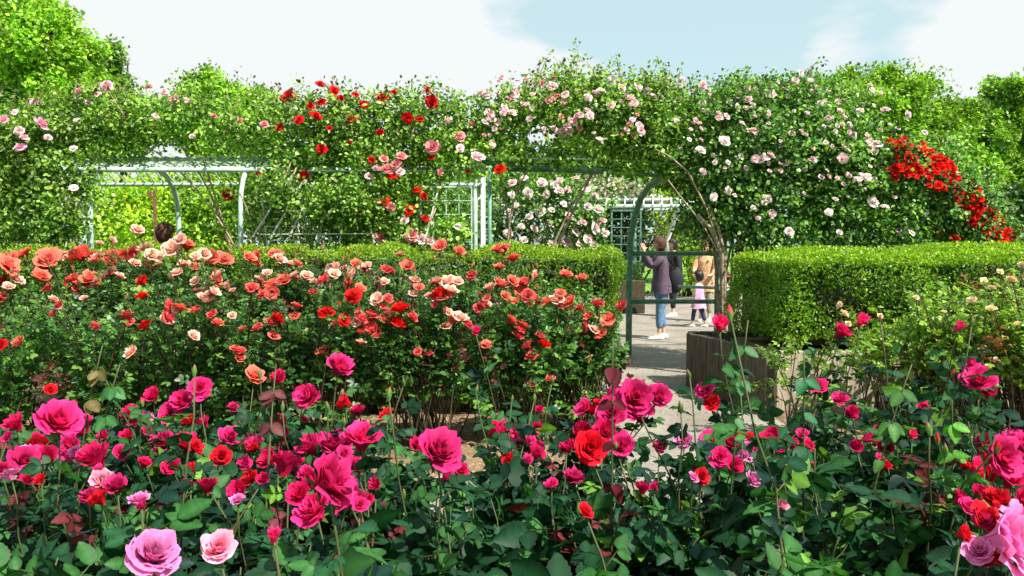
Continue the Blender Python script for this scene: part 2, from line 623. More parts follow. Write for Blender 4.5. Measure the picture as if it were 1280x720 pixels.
def compound(lv, P, D, size, cols, tmpl, g, petiole=True, droop=0.1, flatn=0.55):
    """pinnate rose leaves of five leaflets at points P pointing along D"""
    n = len(P)
    if n == 0: return
    D = unit(D)
    Nn = unit(np.array([[0.25, -.45, .8]]) + flatn * g.normal(size=(n, 3)))
    Nn = unit(Nn - D * (Nn * D).sum(1, keepdims=True))
    S = np.cross(Nn, D)
    Lr = size * 1.5
    for (f, ang, sc) in ((1.0, 0, 1.1), (.86, .95, .95), (.86, -.95, .95), (.48, 1.1, .75), (.48, -1.1, .75)):
        jp = .12 * g.normal(size=(n, 1))
        d = D * math.cos(ang) + S * math.sin(ang) + jp * S - np.array([[0, 0, droop]])
        nn = Nn + .35 * g.normal(size=(n, 3))
        p = P + D * (Lr * f)[:, None] - np.array([[0, 0, 1]]) * (droop * .3 * f * Lr)[:, None]
        s = size * sc * g.uniform(.85, 1.12, n)
        keep = g.random(n) > (.06 if sc > .8 else .25)
        lv.add(tmpl, p[keep], d[keep], nn[keep], s[keep], g.uniform(.92, 1.2, n)[keep], (cols * g.uniform(.85, 1.15, (n, 1)))[keep])
    if petiole:
        lv.add(T_QUAD, P, D, Nn, Lr * 1.02, np.full(n, .07), cols * .9 + np.array([[.03, .01, 0]]))


# ================================================================== GROUND
def sheet(name, pts, z, mat, label=None):
    me = bpy.data.meshes.new(name)
    me.from_pydata([(x, y, z) for x, y in pts], [], [tuple(range(len(pts)))])
    me.update()
    o = link_mesh(name, me, mat)
    tag(o, kind='structure')
    return o


sheet('ground', [(-400, -60), (400, -60), (400, 700), (-400, 700)], 0.0, M_GRASS)
sheet('path', [(-9, 3.0), (-9, -4), (9, -4), (9, 3.0), (9, 6.3), (2.45, 6.5), (2.2, 8.66), (9, 8.7), (9, 12.0), (12, 24), (-12, 24), (-9, 11.5), (.55, 11.3), (.55, 7.5), (.55, 5.0), (-9, 5.0)],
      0.004, M_PATH)


def rough_bed(name, x0, x1, y0, y1, z, mat, seed, nx=90, ny=40, amp=0.03):
    g = np.random.default_rng(seed)
    X, Y = np.meshgrid(np.linspace(x0, x1, nx), np.linspace(y0, y1, ny))
    Z = z + amp * (g.random(X.shape) - .3)
    Z[0, :] = Z[-1, :] = -.01
    Z[:, 0] = Z[:, -1] = -.01
    V = np.stack([X.ravel(), Y.ravel(), Z.ravel()], 1)
    i = np.arange(ny - 1)[:, None] * nx + np.arange(nx - 1)[None]
    Fq = np.stack([i, i + 1, i + nx + 1, i + nx], -1).reshape(-1, 4)
    o = link_mesh(name, np_mesh(name, V, [Fq], None, True), mat)
    tag(o, kind='structure')
    return o


rough_bed('rose_bed_soil', -7, 7, -0.5, 2.75, 0.05, M_SOIL, 1)
rough_bed('middle_bed_soil', -8.5, .75, 5.05, 9.1, 0.07, M_SOIL, 2)
rough_bed('right_bed_soil', 2.25, 9, 5.1, 6.88, 0.05, M_SOIL, 3)
rough_bed('planter_soil', 2.3, 9, 6.98, 8.8, 0.5, M_SOIL, 4)

# fallen leaves and petals on the path: nobody could count them
lit = Leaves()
n = 2200
P = np.stack([rng.uniform(-5, 5, n), rng.uniform(2.8, 12.5, n), np.full(n, .012)], 1)
lit.add(T_QUAD, P, np.concatenate([rng.normal(size=(n, 2)), np.zeros((n, 1))], 1), np.array([[0, 0, 1.0]]) + .25 * rng.normal(size=(n, 3)), rng.uniform(.015, .04, n),
        np.ones(n), pal(n, [(.25, .17, .08), (.12, .07, .03), (.3, .3, .08), (.6, .12, .2), (.35, .3, .24)], [4, 3, 1, 1, 3]))
o = lit.build('leaf_litter', M_LEAF)
tag(o, 'scattered dry leaves and petals lying on the pale path', 'leaf litter', kind='stuff')

# ================================================================== TIMBER PLANTER (right) and kerb (left)
pl = empty('timber_planter', (2.26, 6.9, 0), 'pale timber planter wall holding the clipped hedge on the right, shaded on its path side', 'planter')
m = MB()
x = 2.28
while x < 8.6:
    wd = random.uniform(.115, .135)
    m.box((x + wd / 2, 6.9 + random.uniform(-.006, .006), .29), (wd - .006, .07, .58 + random.uniform(-.008, .008)), bev=.008)
    x += wd
m.build('front_wall', M_PALETIMBER, pl)
m = MB()
p0, p1 = np.array([2.24, 6.93]), np.array([1.87, 8.45])
ln = np.linalg.norm(p1 - p0)
ang = math.atan2(*(p1 - p0)[::-1])
k = 0
while k < ln - .05:
    wd = random.uniform(.10, .14)
    c = p0 + (p1 - p0) * ((k + wd / 2) / ln)
    m.box((c[0], c[1], .285), (wd - .006, .07, .57 + random.uniform(-.01, .01)), ang, .008)
    k += wd
m.build('side_wall', M_SHADETIMBER, pl)
m = MB()
k = 0
while k < 1.6:
    m.box((1.9 + k + .06, 8.62 + random.uniform(-.005, .005), .28), (.118, .07, .56), 0, .008)
    k += .124
m.build('back_wall', M_SHADETIMBER, pl)

kb = empty('timber_edging', (-3.6, 5.0, 0), 'low red-brown timber kerb along the front of the coral rose bed at the far left', 'edging')
for i in range(4):
    m = MB()
    m.box((-7.6 + i * 1.52 + .75, 5.0, .11), (1.49, .09, .22), 0, .012)
    m.build('timber', M_REDTIMBER, kb)


# ================================================================== HEDGES
def hedge(name, label, x0, x1, y0, y1, z0, z1, dens, seed, group=None, skew=0.0, wob=.045, cols=None, leaf=.026):
    """clipped hedge: dense small leaves through a rounded box, a dark twiggy core inside"""
    g = np.random.default_rng(seed)
    ex, ey, ez = (x1 - x0) / 2, (y1 - y0) / 2, (z1 - z0) / 2
    c = np.array([(x0 + x1) / 2, (y0 + y1) / 2, (z0 + z1) / 2])
    A = dict(front=4 * ex * ez, top=4 * ex * ey, end=4 * ey * ez)
    L_ = Leaves()
    rad = .12

    def surf(n, which):
        u, v = g.uniform(-1, 1, n), g.uniform(-1, 1, n)
        if which == 'front': p = np.stack([u * ex, -np.full(n, ey), v * ez], 1)
        if which == 'back': p = np.stack([u * ex, np.full(n, ey), v * ez], 1)
        if which == 'top': p = np.stack([u * ex, v * ey, np.full(n, ez)], 1)
        if which == 'left': p = np.stack([-np.full(n, ex), u * ey, v * ez], 1)
        if which == 'right': p = np.stack([np.full(n, ex), u * ey, v * ez], 1)
        E = np.array([ex, ey, ez])
        q = np.clip(p, -(E - rad), E - rad)
        nn = unit(p - q + 1e-6)
        return q + nn * rad, nn
    for which, a in (('front', A['front']), ('top', A['top']), ('left', A['end']), ('right', A['end']), ('back', A['front'] * .4)):
        n = int(a * dens)
        p, nn = surf(n, which)
        bump = wob * (np.sin(p[:, 0] * 5.1 + 3 * p[:, 2]) + np.sin(p[:, 0] * 11.7 + 5 * p[:, 1] + 4) * .6 + np.sin(p[:, 2] * 13 + p[:, 0] * 3) * .5)
        depth = g.exponential(.035, n) - .012
        p = p + nn * (bump - depth)[:, None]
        p[:, 0] += skew * (p[:, 1])
        D = unit(g.normal(size=(n, 3)) + nn * .7 + np.array([0, 0, .3]))
        Nn = nn + .7 * g.normal(size=(n, 3))
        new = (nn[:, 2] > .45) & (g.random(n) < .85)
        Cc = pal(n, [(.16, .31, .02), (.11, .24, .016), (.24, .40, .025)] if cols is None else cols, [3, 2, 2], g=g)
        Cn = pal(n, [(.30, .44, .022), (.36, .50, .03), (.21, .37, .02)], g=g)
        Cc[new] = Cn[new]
        tips = g.random(n) < .14
        bare = (np.sin(p[:, 0] * 2.3 + 1) * np.sin(p[:, 2] * 4.1 + p[:, 0] * 1.7) > .80) & (g.random(n) < .5)
        Cc[bare] = pal(int(bare.sum()), [(.14, .11, .05), (.10, .09, .04)], g=g)
        Cc[tips] = Cn[tips] * .8
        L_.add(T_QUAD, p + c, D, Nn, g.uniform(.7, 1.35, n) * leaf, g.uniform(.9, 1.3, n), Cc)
    # twigs poking out
    n = int(A['top'] * 45)
    p, nn = surf(n, 'top')
    for k in range(3):
        L_.add(T_QUAD, p + c + nn * (.01 + .022 * k), rand_dirs(n, g) * .8 + nn, rand_dirs(n, g), np.full(n, leaf * 1.2), np.ones(n), pal(n, [(.26, .40, .03)], g=g))
    # core
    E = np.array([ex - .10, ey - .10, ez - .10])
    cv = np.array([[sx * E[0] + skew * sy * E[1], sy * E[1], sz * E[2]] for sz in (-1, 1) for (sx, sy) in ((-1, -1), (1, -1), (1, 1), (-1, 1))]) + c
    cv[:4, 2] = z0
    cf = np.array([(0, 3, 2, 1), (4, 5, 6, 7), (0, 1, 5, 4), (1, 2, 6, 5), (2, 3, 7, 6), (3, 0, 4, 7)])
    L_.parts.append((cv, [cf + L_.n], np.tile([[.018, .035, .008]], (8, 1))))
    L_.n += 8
    root = empty(name, (c[0], c[1], 0), label, 'hedge', group)
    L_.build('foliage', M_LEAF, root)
    return root


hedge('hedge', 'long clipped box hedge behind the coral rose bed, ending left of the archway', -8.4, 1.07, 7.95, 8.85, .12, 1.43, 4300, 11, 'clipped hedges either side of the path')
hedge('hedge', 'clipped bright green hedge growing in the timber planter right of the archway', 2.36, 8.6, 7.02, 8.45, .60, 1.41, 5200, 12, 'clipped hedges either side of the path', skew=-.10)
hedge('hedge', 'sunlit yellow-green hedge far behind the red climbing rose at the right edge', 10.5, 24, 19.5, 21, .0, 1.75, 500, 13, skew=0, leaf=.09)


# ================================================================== PERGOLAS
def hoop_pts(X, yn, yf, ztop, zs=1.75, n=18):
    pts = [np.array([X, yn, 0]), np.array([X, yn, zs])]
    cy, ry, rz = (yn + yf) / 2, (yf - yn) / 2, ztop - zs
    for k in range(1, n):
        a = math.pi * (1 - k / n)
        c_, s_ = math.cos(a), math.sin(a)
        pts.append(np.array([X, cy + ry * math.copysign(abs(c_) ** .7, c_), zs + rz * abs(s_) ** .7]))
    pts += [np.array([X, yf, zs]), np.array([X, yf, 0])]
    return pts


def lattice(root, x0, x1, z0, z1, y, step=.16, mat=None, r=.008, lean=0.0, yl=0.0, name='trellis_panel'):
    """square lattice of flat bars framed all round"""
    m = MB()
    nx = max(1, round((x1 - x0) / step)); nz = max(1, round((z1 - z0) / step))
    for i in range(nx + 1):
        xx = x0 + (x1 - x0) * i / nx
        rr = r * (1.7 if i in (0, nx) else 1)
        m.tube([(xx, y, z0), (xx + lean, y + yl, z1)], rr, 4)
    for j in range(nz + 1):
        f = j / nz
        zz = z0 + (z1 - z0) * f
        rr = r * (1.7 if j in (0, nz) else 1)
        m.tube([(x0 + lean * f, y + yl * f - .012, zz), (x1 + lean * f, y + yl * f - .012, zz)], rr, 4)
    return m.build(name, mat or M_WHITEPAINT, root)


YN, YF, ZT = 9.2, 11.65, 2.55
perg = empty('pergola', (-4, 10, 0), 'long pale green metal pergola tunnel carrying climbing roses left of the archway', 'pergola')
for i, X in enumerate((-7.6, -6.2, -4.82, -3.1, -1.75, -.42)):
    m = MB()
    hp = hoop_pts(X, YN, YF, ZT)
    m.tube(hp, .036 if i == 2 else .028, 8)
    m.build('hoop', M_PALEPAINT, perg, True)
m = MB(); m.tube([at(604, 222, 9.2), at(604, 330, 9.2), (at(604, 330, 9.2)[0], 9.2, 0)], .036, 4)
m.build('leg', M_WHITEPAINT, perg)
for (yy, zz, rr) in ((9.38, 2.36, .03), (9.85, 2.53, .022), (10.95, 2.53, .022), (11.45, 2.34, .028)):
    m = MB(); m.tube([(-8.4, yy, zz), (-.3, yy, zz)], rr, 8)
    m.build('beam', M_PALEPAINT, perg, True)
m = MB()
x = -8.3
while x < -.35:
    m.tube([(x, 9.38, 2.385), (x + .03, 9.85, 2.56), (x + .03, 10.95, 2.56), (x, 11.45, 2.37)], .011, 4)
    x += .135
m.build('roof_slat', M_PALEPAINT, perg)
for (a, b, c_, d_, le) in ((-7.9, -5.5, .9, 2.0, 0), (-2.75, -1.65, .9, 2.02, -0.10), (-1.04, -.46, .9, 2.15, 0)):
    lattice(perg, a, b, c_, d_, 9.2, .15, M_PALEPAINT, .0065, lean=le)
for (x0, y0, x1, y1, Y_) in ((374, 206, 316, 296, 9.06), (386, 214, 338, 298, 9.04), (394, 226, 360, 300, 9.02), (416, 232, 396, 304, 9.02), (438, 236, 424, 304, 9.02), (452, 240, 468, 304, 9.02),
                          (104, 238, 72, 302, 9.0), (70, 232, 92, 300, 9.02), (40, 250, 58, 304, 9.02), (548, 236, 530, 304, 9.0)):
    m = MB(); m.tube([at(x0, y0, Y_ + .2), at(x1, y1, Y_)], .012, 5); m.build('brace', M_STICK, perg)
for (x0, x1, y_) in ((352, 440, 264), (326, 470, 293)):
    m = MB(); m.tube([at(x0, y_, 9.0), at(x1, y_ - 1, 9.0)], .008, 5); m.build('brace', M_STICK, perg)
lattice(perg, -2.0, -1.1, 2.42, 2.85, 9.6, .1, r=.006)
# long pole of the front, low rail
for z in (1.62,):
    m = MB(); m.tube([(-8.4, 9.22, z), (-5.2, 9.22, z)], .016, 6); m.build('rail', M_WHITEPAINT, perg)

arch = empty('garden_archway', (1.6, 10.2, 0), 'green tubular metal archway over the path with a railed side frame of two green bars', 'archway')
m = MB(); P_ = [at(785.5, 447, 10.62)]; P_[0][2] = 0
for q in ((786, 420, 10.62), (786.5, 340, 10.6), (788, 300, 10.58), (793, 272, 10.5), (801, 248, 10.3), (812, 232, 10.0), (828, 222, 9.7), (850, 214, 9.4)):
    P_.append(at(*q))
m.tube(P_, .042, 10); m.build('arch_tube', M_GREENPAINT, arch, True)
pr = at(897, 318, 10.6)
m = MB(); m.tube([(pr[0], 10.6, 0), (pr[0], 10.6, pr[2])], .036, 10); m.build('post', M_GREENPAINT, arch, True)
m = MB(); m.tube([(pr[0] + .055, 10.64, 0), (pr[0] + .055, 10.64, pr[2] - .03)], .014, 8); m.build('post', M_WHITEPAINT, arch, True)
for y_ in (317, 377):
    a = at(789, y_, 10.6); m = MB(); m.tube([a, (pr[0] + .01, 10.6, a[2])], .030, 10); m.build('rail', M_GREENPAINT, arch, True)
a = at(848, 358, 10.9); m = MB(); m.tube([a, (pr[0], 10.7, a[2] - .01)], .022, 8); m.build('rail', M_PALEPAINT, arch, True)
for (x0, y0, x1, y1, Y, r_, mt) in ((606, 204, 862, 222, 9.4, .035, M_GREENPAINT), (606, 212, 830, 219, 9.75, .028, M_GREENPAINT), (600, 197, 850, 205, 9.3, .010, M_PALEPAINT)):
    a, b = at(x0, y0, Y), at(x1, y1, Y)
    mid = (a + b) / 2 + np.array([0, 0, .04])
    m = MB(); m.tube(bez(a, mid, b, 9), r_, 8); m.build('beam', mt, arch, True)
a = at(612, 210, 9.3); m = MB(); m.tube([(a[0], 9.3, 0), a], .026, 8); m.build('post', M_GREENPAINT, arch, True)
m = MB()
for i in range(9):
    a, b = at(615 + i * 10.5, 198 + i * .4, 9.3), at(617 + i * 10, 178, 9.9)
    m.tube([a, b, b + np.array([0, .6, 0])], .010, 4)
for j in (0, .4, .8):
    m.tube([at(613, 197 - 19 * j, 9.3 + .6 * j), at(702, 199 - 20 * j, 9.3 + .6 * j)], .009, 4)
m.build('roof_lattice', M_WHITEPAINT, arch)
# right side tunnel continuing under the big climber
for X in (3.0, 4.4):
    m = MB(); m.tube(hoop_pts(X, YN, YF, 2.5), .028, 8); m.build('hoop', M_GREENPAINT, arch, True)
for (yy, zz) in ((9.36, 2.34), (10.74, 2.34), (10.05, 2.5)):
    m = MB(); m.tube([(2.0, yy, zz), (4.6, yy, zz)], .026, 8); m.build('beam', M_GREENPAINT, arch, True)

# far pergola seen through the archway
YP = 19.0
fp = empty('pergola', (3.0, YP, 0), 'distant pale pergola with slatted roof seen through the archway behind the people', 'pergola')
zt = at(800, 258, YP)[2]
for (yy, zz) in ((YP, zt), (YP + .5, zt + .18), (YP + 1.7, zt)):
    m = MB(); m.tube([(-1.2, yy, zz), (6.5, yy, zz)], .05, 6); m.build('beam', M_PALEPAINT, fp, True)
m = MB()
x = -1.1
while x < 6.5:
    m.tube([(x, YP - .12, zt + .02), (x + .12, YP + .6, zt + .28), (x + .12, YP + 1.7, zt + .06)], .02, 4); x += .22
m.build('roof_slat', M_WHITEPAINT, fp)
for (a, b, c_) in (((868, 252), (846, 268), (834, 300)), ):
    m = MB(); q = at(834, 300, YP + .6); m.tube([at(a[0], a[1], YP), at(856, 258, YP + .1), at(*b, YP + .3), q, (q[0], q[1], 0)], .055, 8); m.build('leg', M_WHITEPAINT, fp, True)
for X in (1.9, 2.9):
    m = MB(); m.tube([(X, YP, 0), (X, YP, zt)], .05, 8); m.build('leg', M_GREENPAINT, fp, True)
lattice(fp, at(764, 300, YP)[0], at(800, 300, YP)[0], .5, zt - .1, YP - .08, .2, M_GREENPAINT, .016)

# a low dark planter in front of the far pergola and a pale far trellis
m = MB()
a = ground(768, 392); b = ground(806, 392)
dp = empty('planter_box', (a[0], a[1], 0), 'dark weathered wooden planter box beside the path behind the green arch post', 'planter')
m.box(((a[0] + b[0]) / 2, a[1] + .4, .36), (b[0] - a[0], .8, .72), 0, .02); m.build('box', M_DARKSTEM, dp)
fs = MB()
g_ = np.random.default_rng(5)
L_ = Leaves()
n = 900
P = np.stack([g_.uniform(a[0], b[0], n), g_.uniform(a[1] + .05, a[1] + .75, n), .72 + g_.random(n) ** 1.5 * .35], 1)
L_.add(T_QUAD, P, rand_dirs(n, g_) + [[0, 0, .6]], rand_dirs(n, g_) + [[0, 0, 1]], g_.uniform(.05, .08, n), np.ones(n), pal(n, [(.04, .10, .02), (.07, .16, .03)]))
pp = empty('leafy_plant', ((a[0] + b[0]) / 2, a[1] + .4, .7), 'low leafy plant growing in the dark planter box beside the path', 'plant')
L_.build('foliage', M_LEAF, pp)

# wooden post with a small board left
wp = empty('wooden_post', tuple(ground(193, 402)), 'slim brown wooden post with a small reddish board seen through the left of the pergola', 'post')
q = at(193, 237, 13.0)
wp.location = (q[0], 13.0, 0)
m = MB(); m.box((q[0], 13.0, q[2] / 2), (.04, .04, q[2]), 0, .006); m.build('post', M_REDTIMBER, wp)
q2 = at(178, 243, 12.95)
m = MB(); m.box((q2[0] + .12, 12.93, q2[2]), (.07, .03, .09), 0, .008); m.build('board', M_REDTIMBER, wp)


# ================================================================== CLIMBING ROSES
GREEN_TOP = [(.16, .32, .025), (.09, .20, .02), (.28, .43, .06), (.045, .11, .018), (.34, .46, .12)]  # palest greens put highlights into the leaf colour, darkest ones shadow
GREEN_DEEP = [(.06, .16, .035), (.03, .085, .022), (.13, .27, .05), (.20, .35, .06), (.25, .38, .13)]  # deep greens darkened to carry foliage shadow in the colour, pale ones highlights


def blob_leaves(L_, blobs, g, cols, wts=None, k=.30, size=.05, tmpl=T_HEX, clr=.15, per=26, up=.7):
    """clumps of leaves filling a union of ellipsoids; blobs = (px,py,Y,rx,ry[px],ry depth m)"""
    for (px, py, Y, rx, rz, dy) in blobs:
        c = at(px, py, Y)
        s = Y / F
        E = np.array([rx * s, dy, rz * s])
        ncl = int(math.pi * rx * rz * k / per) + 3
        d = rand_dirs(ncl, g)
        d[:, 1] = np.where(g.random(ncl) < .72, -np.abs(d[:, 1]), d[:, 1])
        cc = c + d * E * (g.random((ncl, 1)) ** .42) * np.clip(1 + .18 * g.normal(size=(ncl, 1)), .6, 1.35)
        tone = g.uniform(.5, 1.45, ncl)
        idx = np.repeat(np.arange(ncl), per)
        m_ = len(idx)
        off = rand_dirs(m_, g) * (g.random((m_, 1)) ** .5) * clr * g.uniform(.6, 1.3, ncl)[idx][:, None]
        P = cc[idx] + off
        P[:, 2] = np.maximum(P[:, 2], .04)
        outw = unit((P - c) / E ** 2 * E.min() ** 2 + 1e-6)
        D = unit(g.normal(size=(m_, 3)) + outw * .8 - np.array([0, 0, .15]))
        Nn = unit(outw * .8 + np.array([0.1, -.1, up]) + .65 * g.normal(size=(m_, 3)))
        C = pal(m_, cols, wts, g=g) * tone[idx][:, None]
        L_.add(tmpl, P, D, Nn, g.uniform(.65, 1.25, m_) * size, g.uniform(.9, 1.35, m_), C)


def shoots(L_, mb, pts, g, Y, cols, hgt=(.25, .5), size=.045, spread=.35):
    """free shoots standing out of the mass with leaflets"""
    for (px, py) in pts:
        tip = at(px, py, Y + g.uniform(-.2, .3))
        h = g.uniform(*hgt)
        b = tip - np.array([g.normal() * spread * h, g.normal() * .1, h])
        c = bez(b, (b + tip) / 2 + np.array([g.normal() * .06, 0, .05]), tip, 7)
        mb.tube(c, np.linspace(.008, .003, 7), 4)
        n = int(16 + 42 * h)
        t = g.random(n) * 6
        i = np.minimum(t.astype(int), 5)
        P = c[i] + (c[i + 1] - c[i]) * (t - i)[:, None] + .03 * g.normal(size=(n, 3))
        L_.add(T_HEX, P, rand_dirs(n, g) + [[0, 0, .4]], rand_dirs(n, g) + [[0, -.3, .8]], g.uniform(.7, 1.2, n) * size, np.ones(n) * 1.1, pal(n, cols, g=g))


def climber(label, base_px, Y, blobs, flowers, seed, cols=GREEN_TOP, wts=None, k=.30, size=.05, shoot_pts=(), trunks=(), group='climbing roses on the pergola', hgt=(.25, .5), canes=10):
    g = np.random.default_rng(seed)
    b0 = at(base_px, 420, Y)
    root = empty('climbing_rose', (b0[0], Y, 0), label, 'climbing rose', group)
    L_ = Leaves()
    mb = MB()
    blob_leaves(L_, blobs, g, cols, wts, k, size)
    crest = []
    for (bx, by, bY, rx, rz, dy) in blobs:
        if by < 205 or bx > 1130:
            for _ in range(5):
                a_ = g.uniform(.15, .85) * math.pi
                crest.append((bx + rx * 1.08 * math.cos(a_), by - rz * 1.12 * math.sin(a_) - g.uniform(0, 7)))
    shoots(L_, mb, crest, g, Y + .2, cols + [(.16, .06, .03)], (.15, .32), spread=.5)
    shoots(L_, mb, shoot_pts, g, Y, cols + [(.16, .06, .03)], hgt)
    for j in range(canes):                      # canes from the ground into the mass
        bl = blobs[int(g.integers(len(blobs)))]
        tip = at(bl[0] + g.normal() * bl[3] * .4, bl[1], bl[2] + g.normal() * .1)
        bb = np.array([b0[0] + g.normal() * .12, Y + g.normal() * .08, 0])
        mid = np.array([bb[0] * .6 + tip[0] * .4 + g.normal() * .15, (bb[1] + tip[1]) / 2, max(1.2, tip[2] * .8)])
        mb.tube(bez(bb, mid, tip, 10), np.linspace(.020, .006, 10), 5)
    for tr in trunks:                           # pale woody stems the photo shows: list of (px,py) at Y-.25
        pts = [at(a[0], a[1], Y - .2) for a in tr[:-1]]
        pts.append(np.array([pts[-1][0], Y - .2, 0]))
        mb.tube(pts, np.linspace(tr[-1] * .55, tr[-1], len(pts)), 6)
    L_.build('foliage', M_LEAF, root)
    mb.build('stem', M_WOODY, root, True)
    for (px, py, r, meshes) in flowers:
        # rest on the front of the mass
        yy = None
        for (bx, by, bY, rx, rz, dy) in blobs:
            q = ((px - bx) / rx) ** 2 + ((py - by) / rz) ** 2
            if q < 1:
                f = bY - dy * math.sqrt(1 - q) * 1.02 - .04
                yy = f if yy is None else min(yy, f)
        if yy is None: yy = Y - .1
        put_bloom(meshes, at(px, py, yy), r * yy / F, root, tilt=.7, face=(.25, -.9, .8), g=g)
    return root


def scatter(g, n, box, r, meshes, poly=None):
    o = []
    x0, y0, x1, y1 = box
    while len(o) < n:
        px, py = g.uniform(x0, x1), g.uniform(y0, y1)
        if poly is None or poly(px, py):
            o.append((px, py, g.uniform(*r), meshes))
    return o


gs = np.random.default_rng(77)


def clumps(n, pts, spread, r, meshes):
    o = []
    for (x, y) in pts:
        for k in range(n):
            o.append((x + gs.normal() * spread, y + gs.normal() * spread * .7, gs.uniform(*r), meshes))
    return o


# leftmost, pink
climber('climbing rose with scattered pale pink blooms at the far left end of the pergola', 60, 9.35,
        [(20, 190, 9.45, 85, 62, .5), (90, 160, 9.8, 80, 40, .6), (70, 235, 9.3, 62, 55, .35), (-60, 240, 9.4, 90, 90, .5), (25, 270, 9.3, 42, 36, .3), (75, 275, 8.98, 44, 26, .08), (130, 135, 10.0, 50, 24, .5)],
        [(52, 154, 12, F_PINK), (25, 184, 9, F_PINK), (92, 185, 6, F_WHITE), (24, 163, 7, F_PALE), (45, 127, 7, F_PINK), (98, 113, 7, F_PINK), (133, 108, 9, F_PINK), (122, 118, 6, F_PALE),
         (5, 150, 8, F_PINK), (92, 235, 6, F_WHITE), (18, 140, 5, F_PALE), (60, 172, 5, F_PALE), (156, 143, 6, F_PINK), (30, 172, 6, F_PINK), (95, 150, 5, F_WHITE), (110, 128, 5, F_PALE)],
        101, shoot_pts=[(20, 112), (60, 100), (100, 98), (130, 105), (165, 108)], trunks=[((75, 225), (88, 250), (92, 300), .022), ((100, 240), (70, 275), (66, 305), .02), ((48, 235), (60, 265), (78, 310), .016)])
climber('climbing rose with sparse pink blooms over the slatted roof left of the dark red rose', 335, 9.5,
        [(190, 155, 9.9, 70, 34, .6), (255, 150, 9.8, 70, 36, .6), (320, 165, 9.7, 55, 42, .5), (150, 175, 9.7, 45, 26, .4), (320, 245, 10.9, 40, 50, .3)],
        [(187, 108, 7, F_PINK), (205, 115, 6, F_PALE), (218, 125, 8, F_PINK), (234, 125, 6, F_PALE), (268, 145, 5, F_ROSEP), (300, 150, 5, F_ROSEP), (330, 155, 6, F_ROSEP), (195, 145, 5, F_PALE), (240, 170, 4, F_WHITE),
         (344, 262, 5, F_RED), (285, 243, 9, F_RED), (324, 214, 6, F_RED)],
        102, cols=GREEN_TOP, canes=4, shoot_pts=[(170, 96), (205, 108), (250, 118), (300, 122), (345, 108)])
DR = [(361, 120, 11), (374, 150, 7), (349, 159, 6), (402, 187, 8), (380, 220, 8), (395, 145, 9), (402, 127, 8), (418, 113, 7), (388, 132, 6), (440, 148, 7), (455, 130, 8), (478, 122, 9), (493, 115, 7),
      (510, 147, 8), (525, 149, 7), (540, 127, 10), (535, 112, 5), (475, 165, 6), (438, 178, 5), (412, 160, 5), (400, 105, 6), (426, 122, 6), (445, 118, 6)]
climber('climbing rose with dark red blooms and leaning trellis stems left of centre', 400, 9.4,
        [(395, 150, 9.6, 60, 38, .5), (460, 160, 9.6, 62, 42, .5), (385, 195, 9.5, 50, 32, .4), (430, 220, 9.6, 55, 42, .3), (520, 145, 9.6, 55, 32, .5), (365, 262, 9.3, 16, 34, .12), (450, 272, 9.25, 32, 34, .15), (400, 240, 9.25, 30, 16, .12), (330, 275, 9.35, 24, 28, .12), (425, 285, 9.2, 50, 22, .12), (420, 252, 9.0, 60, 30, .08), (350, 232, 9.0, 24, 24, .08)],
        [(x, y, r, F_RED) for (x, y, r) in DR], 103,
        shoot_pts=[(360, 128), (380, 104), (400, 98), (418, 96), (450, 106), (480, 108), (515, 98), (545, 108)],
        trunks=[((365, 200), (350, 235), (318, 292), .016), ((372, 205), (355, 250), (340, 300), .014), ((360, 208), (338, 240), (325, 280), .012), ((385, 225), (365, 260), (352, 300), .012),
                ((300, 240), (312, 270), (318, 300), .010)])
PR = [(541, 184, 11, F_ROSEP), (575, 170, 9, F_ROSEP), (483, 212, 10, F_ROSEP), (495, 205, 9, F_ROSEP), (502, 195, 8, F_ROSEP), (490, 220, 9, F_SCARLET), (480, 198, 8, F_ROSEP), (522, 237, 8, F_SCARLET), (530, 245, 7, F_RED),
      (480, 250, 9, F_SCARLET), (488, 258, 8, F_ROSEP), (445, 263, 9, F_SCARLET), (512, 262, 8, F_SCARLET), (531, 273, 7, F_RED), (598, 195, 10, F_PALE), (625, 211, 8, F_SCARLET), (515, 294, 11, F_ROSEP), (527, 298, 9, F_PALE),
      (476, 297, 9, F_ROSEP), (538, 300, 7, F_PALE), (573, 283, 6, F_WHITE), (465, 200, 6, F_RED), (505, 275, 7, F_PALE), (560, 150, 6, F_PALE), (590, 155, 6, F_ROSEP), (539, 197, 5, F_RED), (575, 185, 6, F_PALE), (461, 220, 6, F_PALE), (615, 180, 6, F_PALE),
      (472, 210, 8, F_PALE), (500, 215, 7, F_PALE), (550, 215, 6, F_ROSEP), (585, 215, 5, F_RED), (455, 245, 5, F_RED)]
climber('climbing rose with clustered coral and pink blooms left of the white trellis post', 500, 9.25,
        [(495, 215, 9.4, 62, 50, .35), (560, 195, 9.45, 60, 36, .4), (480, 265, 9.35, 50, 42, .3), (560, 160, 9.7, 50, 28, .4), (530, 262, 9.4, 36, 40, .3), (572, 288, 9.15, 24, 22, .1), (520, 292, 9.15, 34, 18, .1)],
        PR, 104, trunks=[((545, 260), (535, 285), (530, 310), .012)], k=.27)
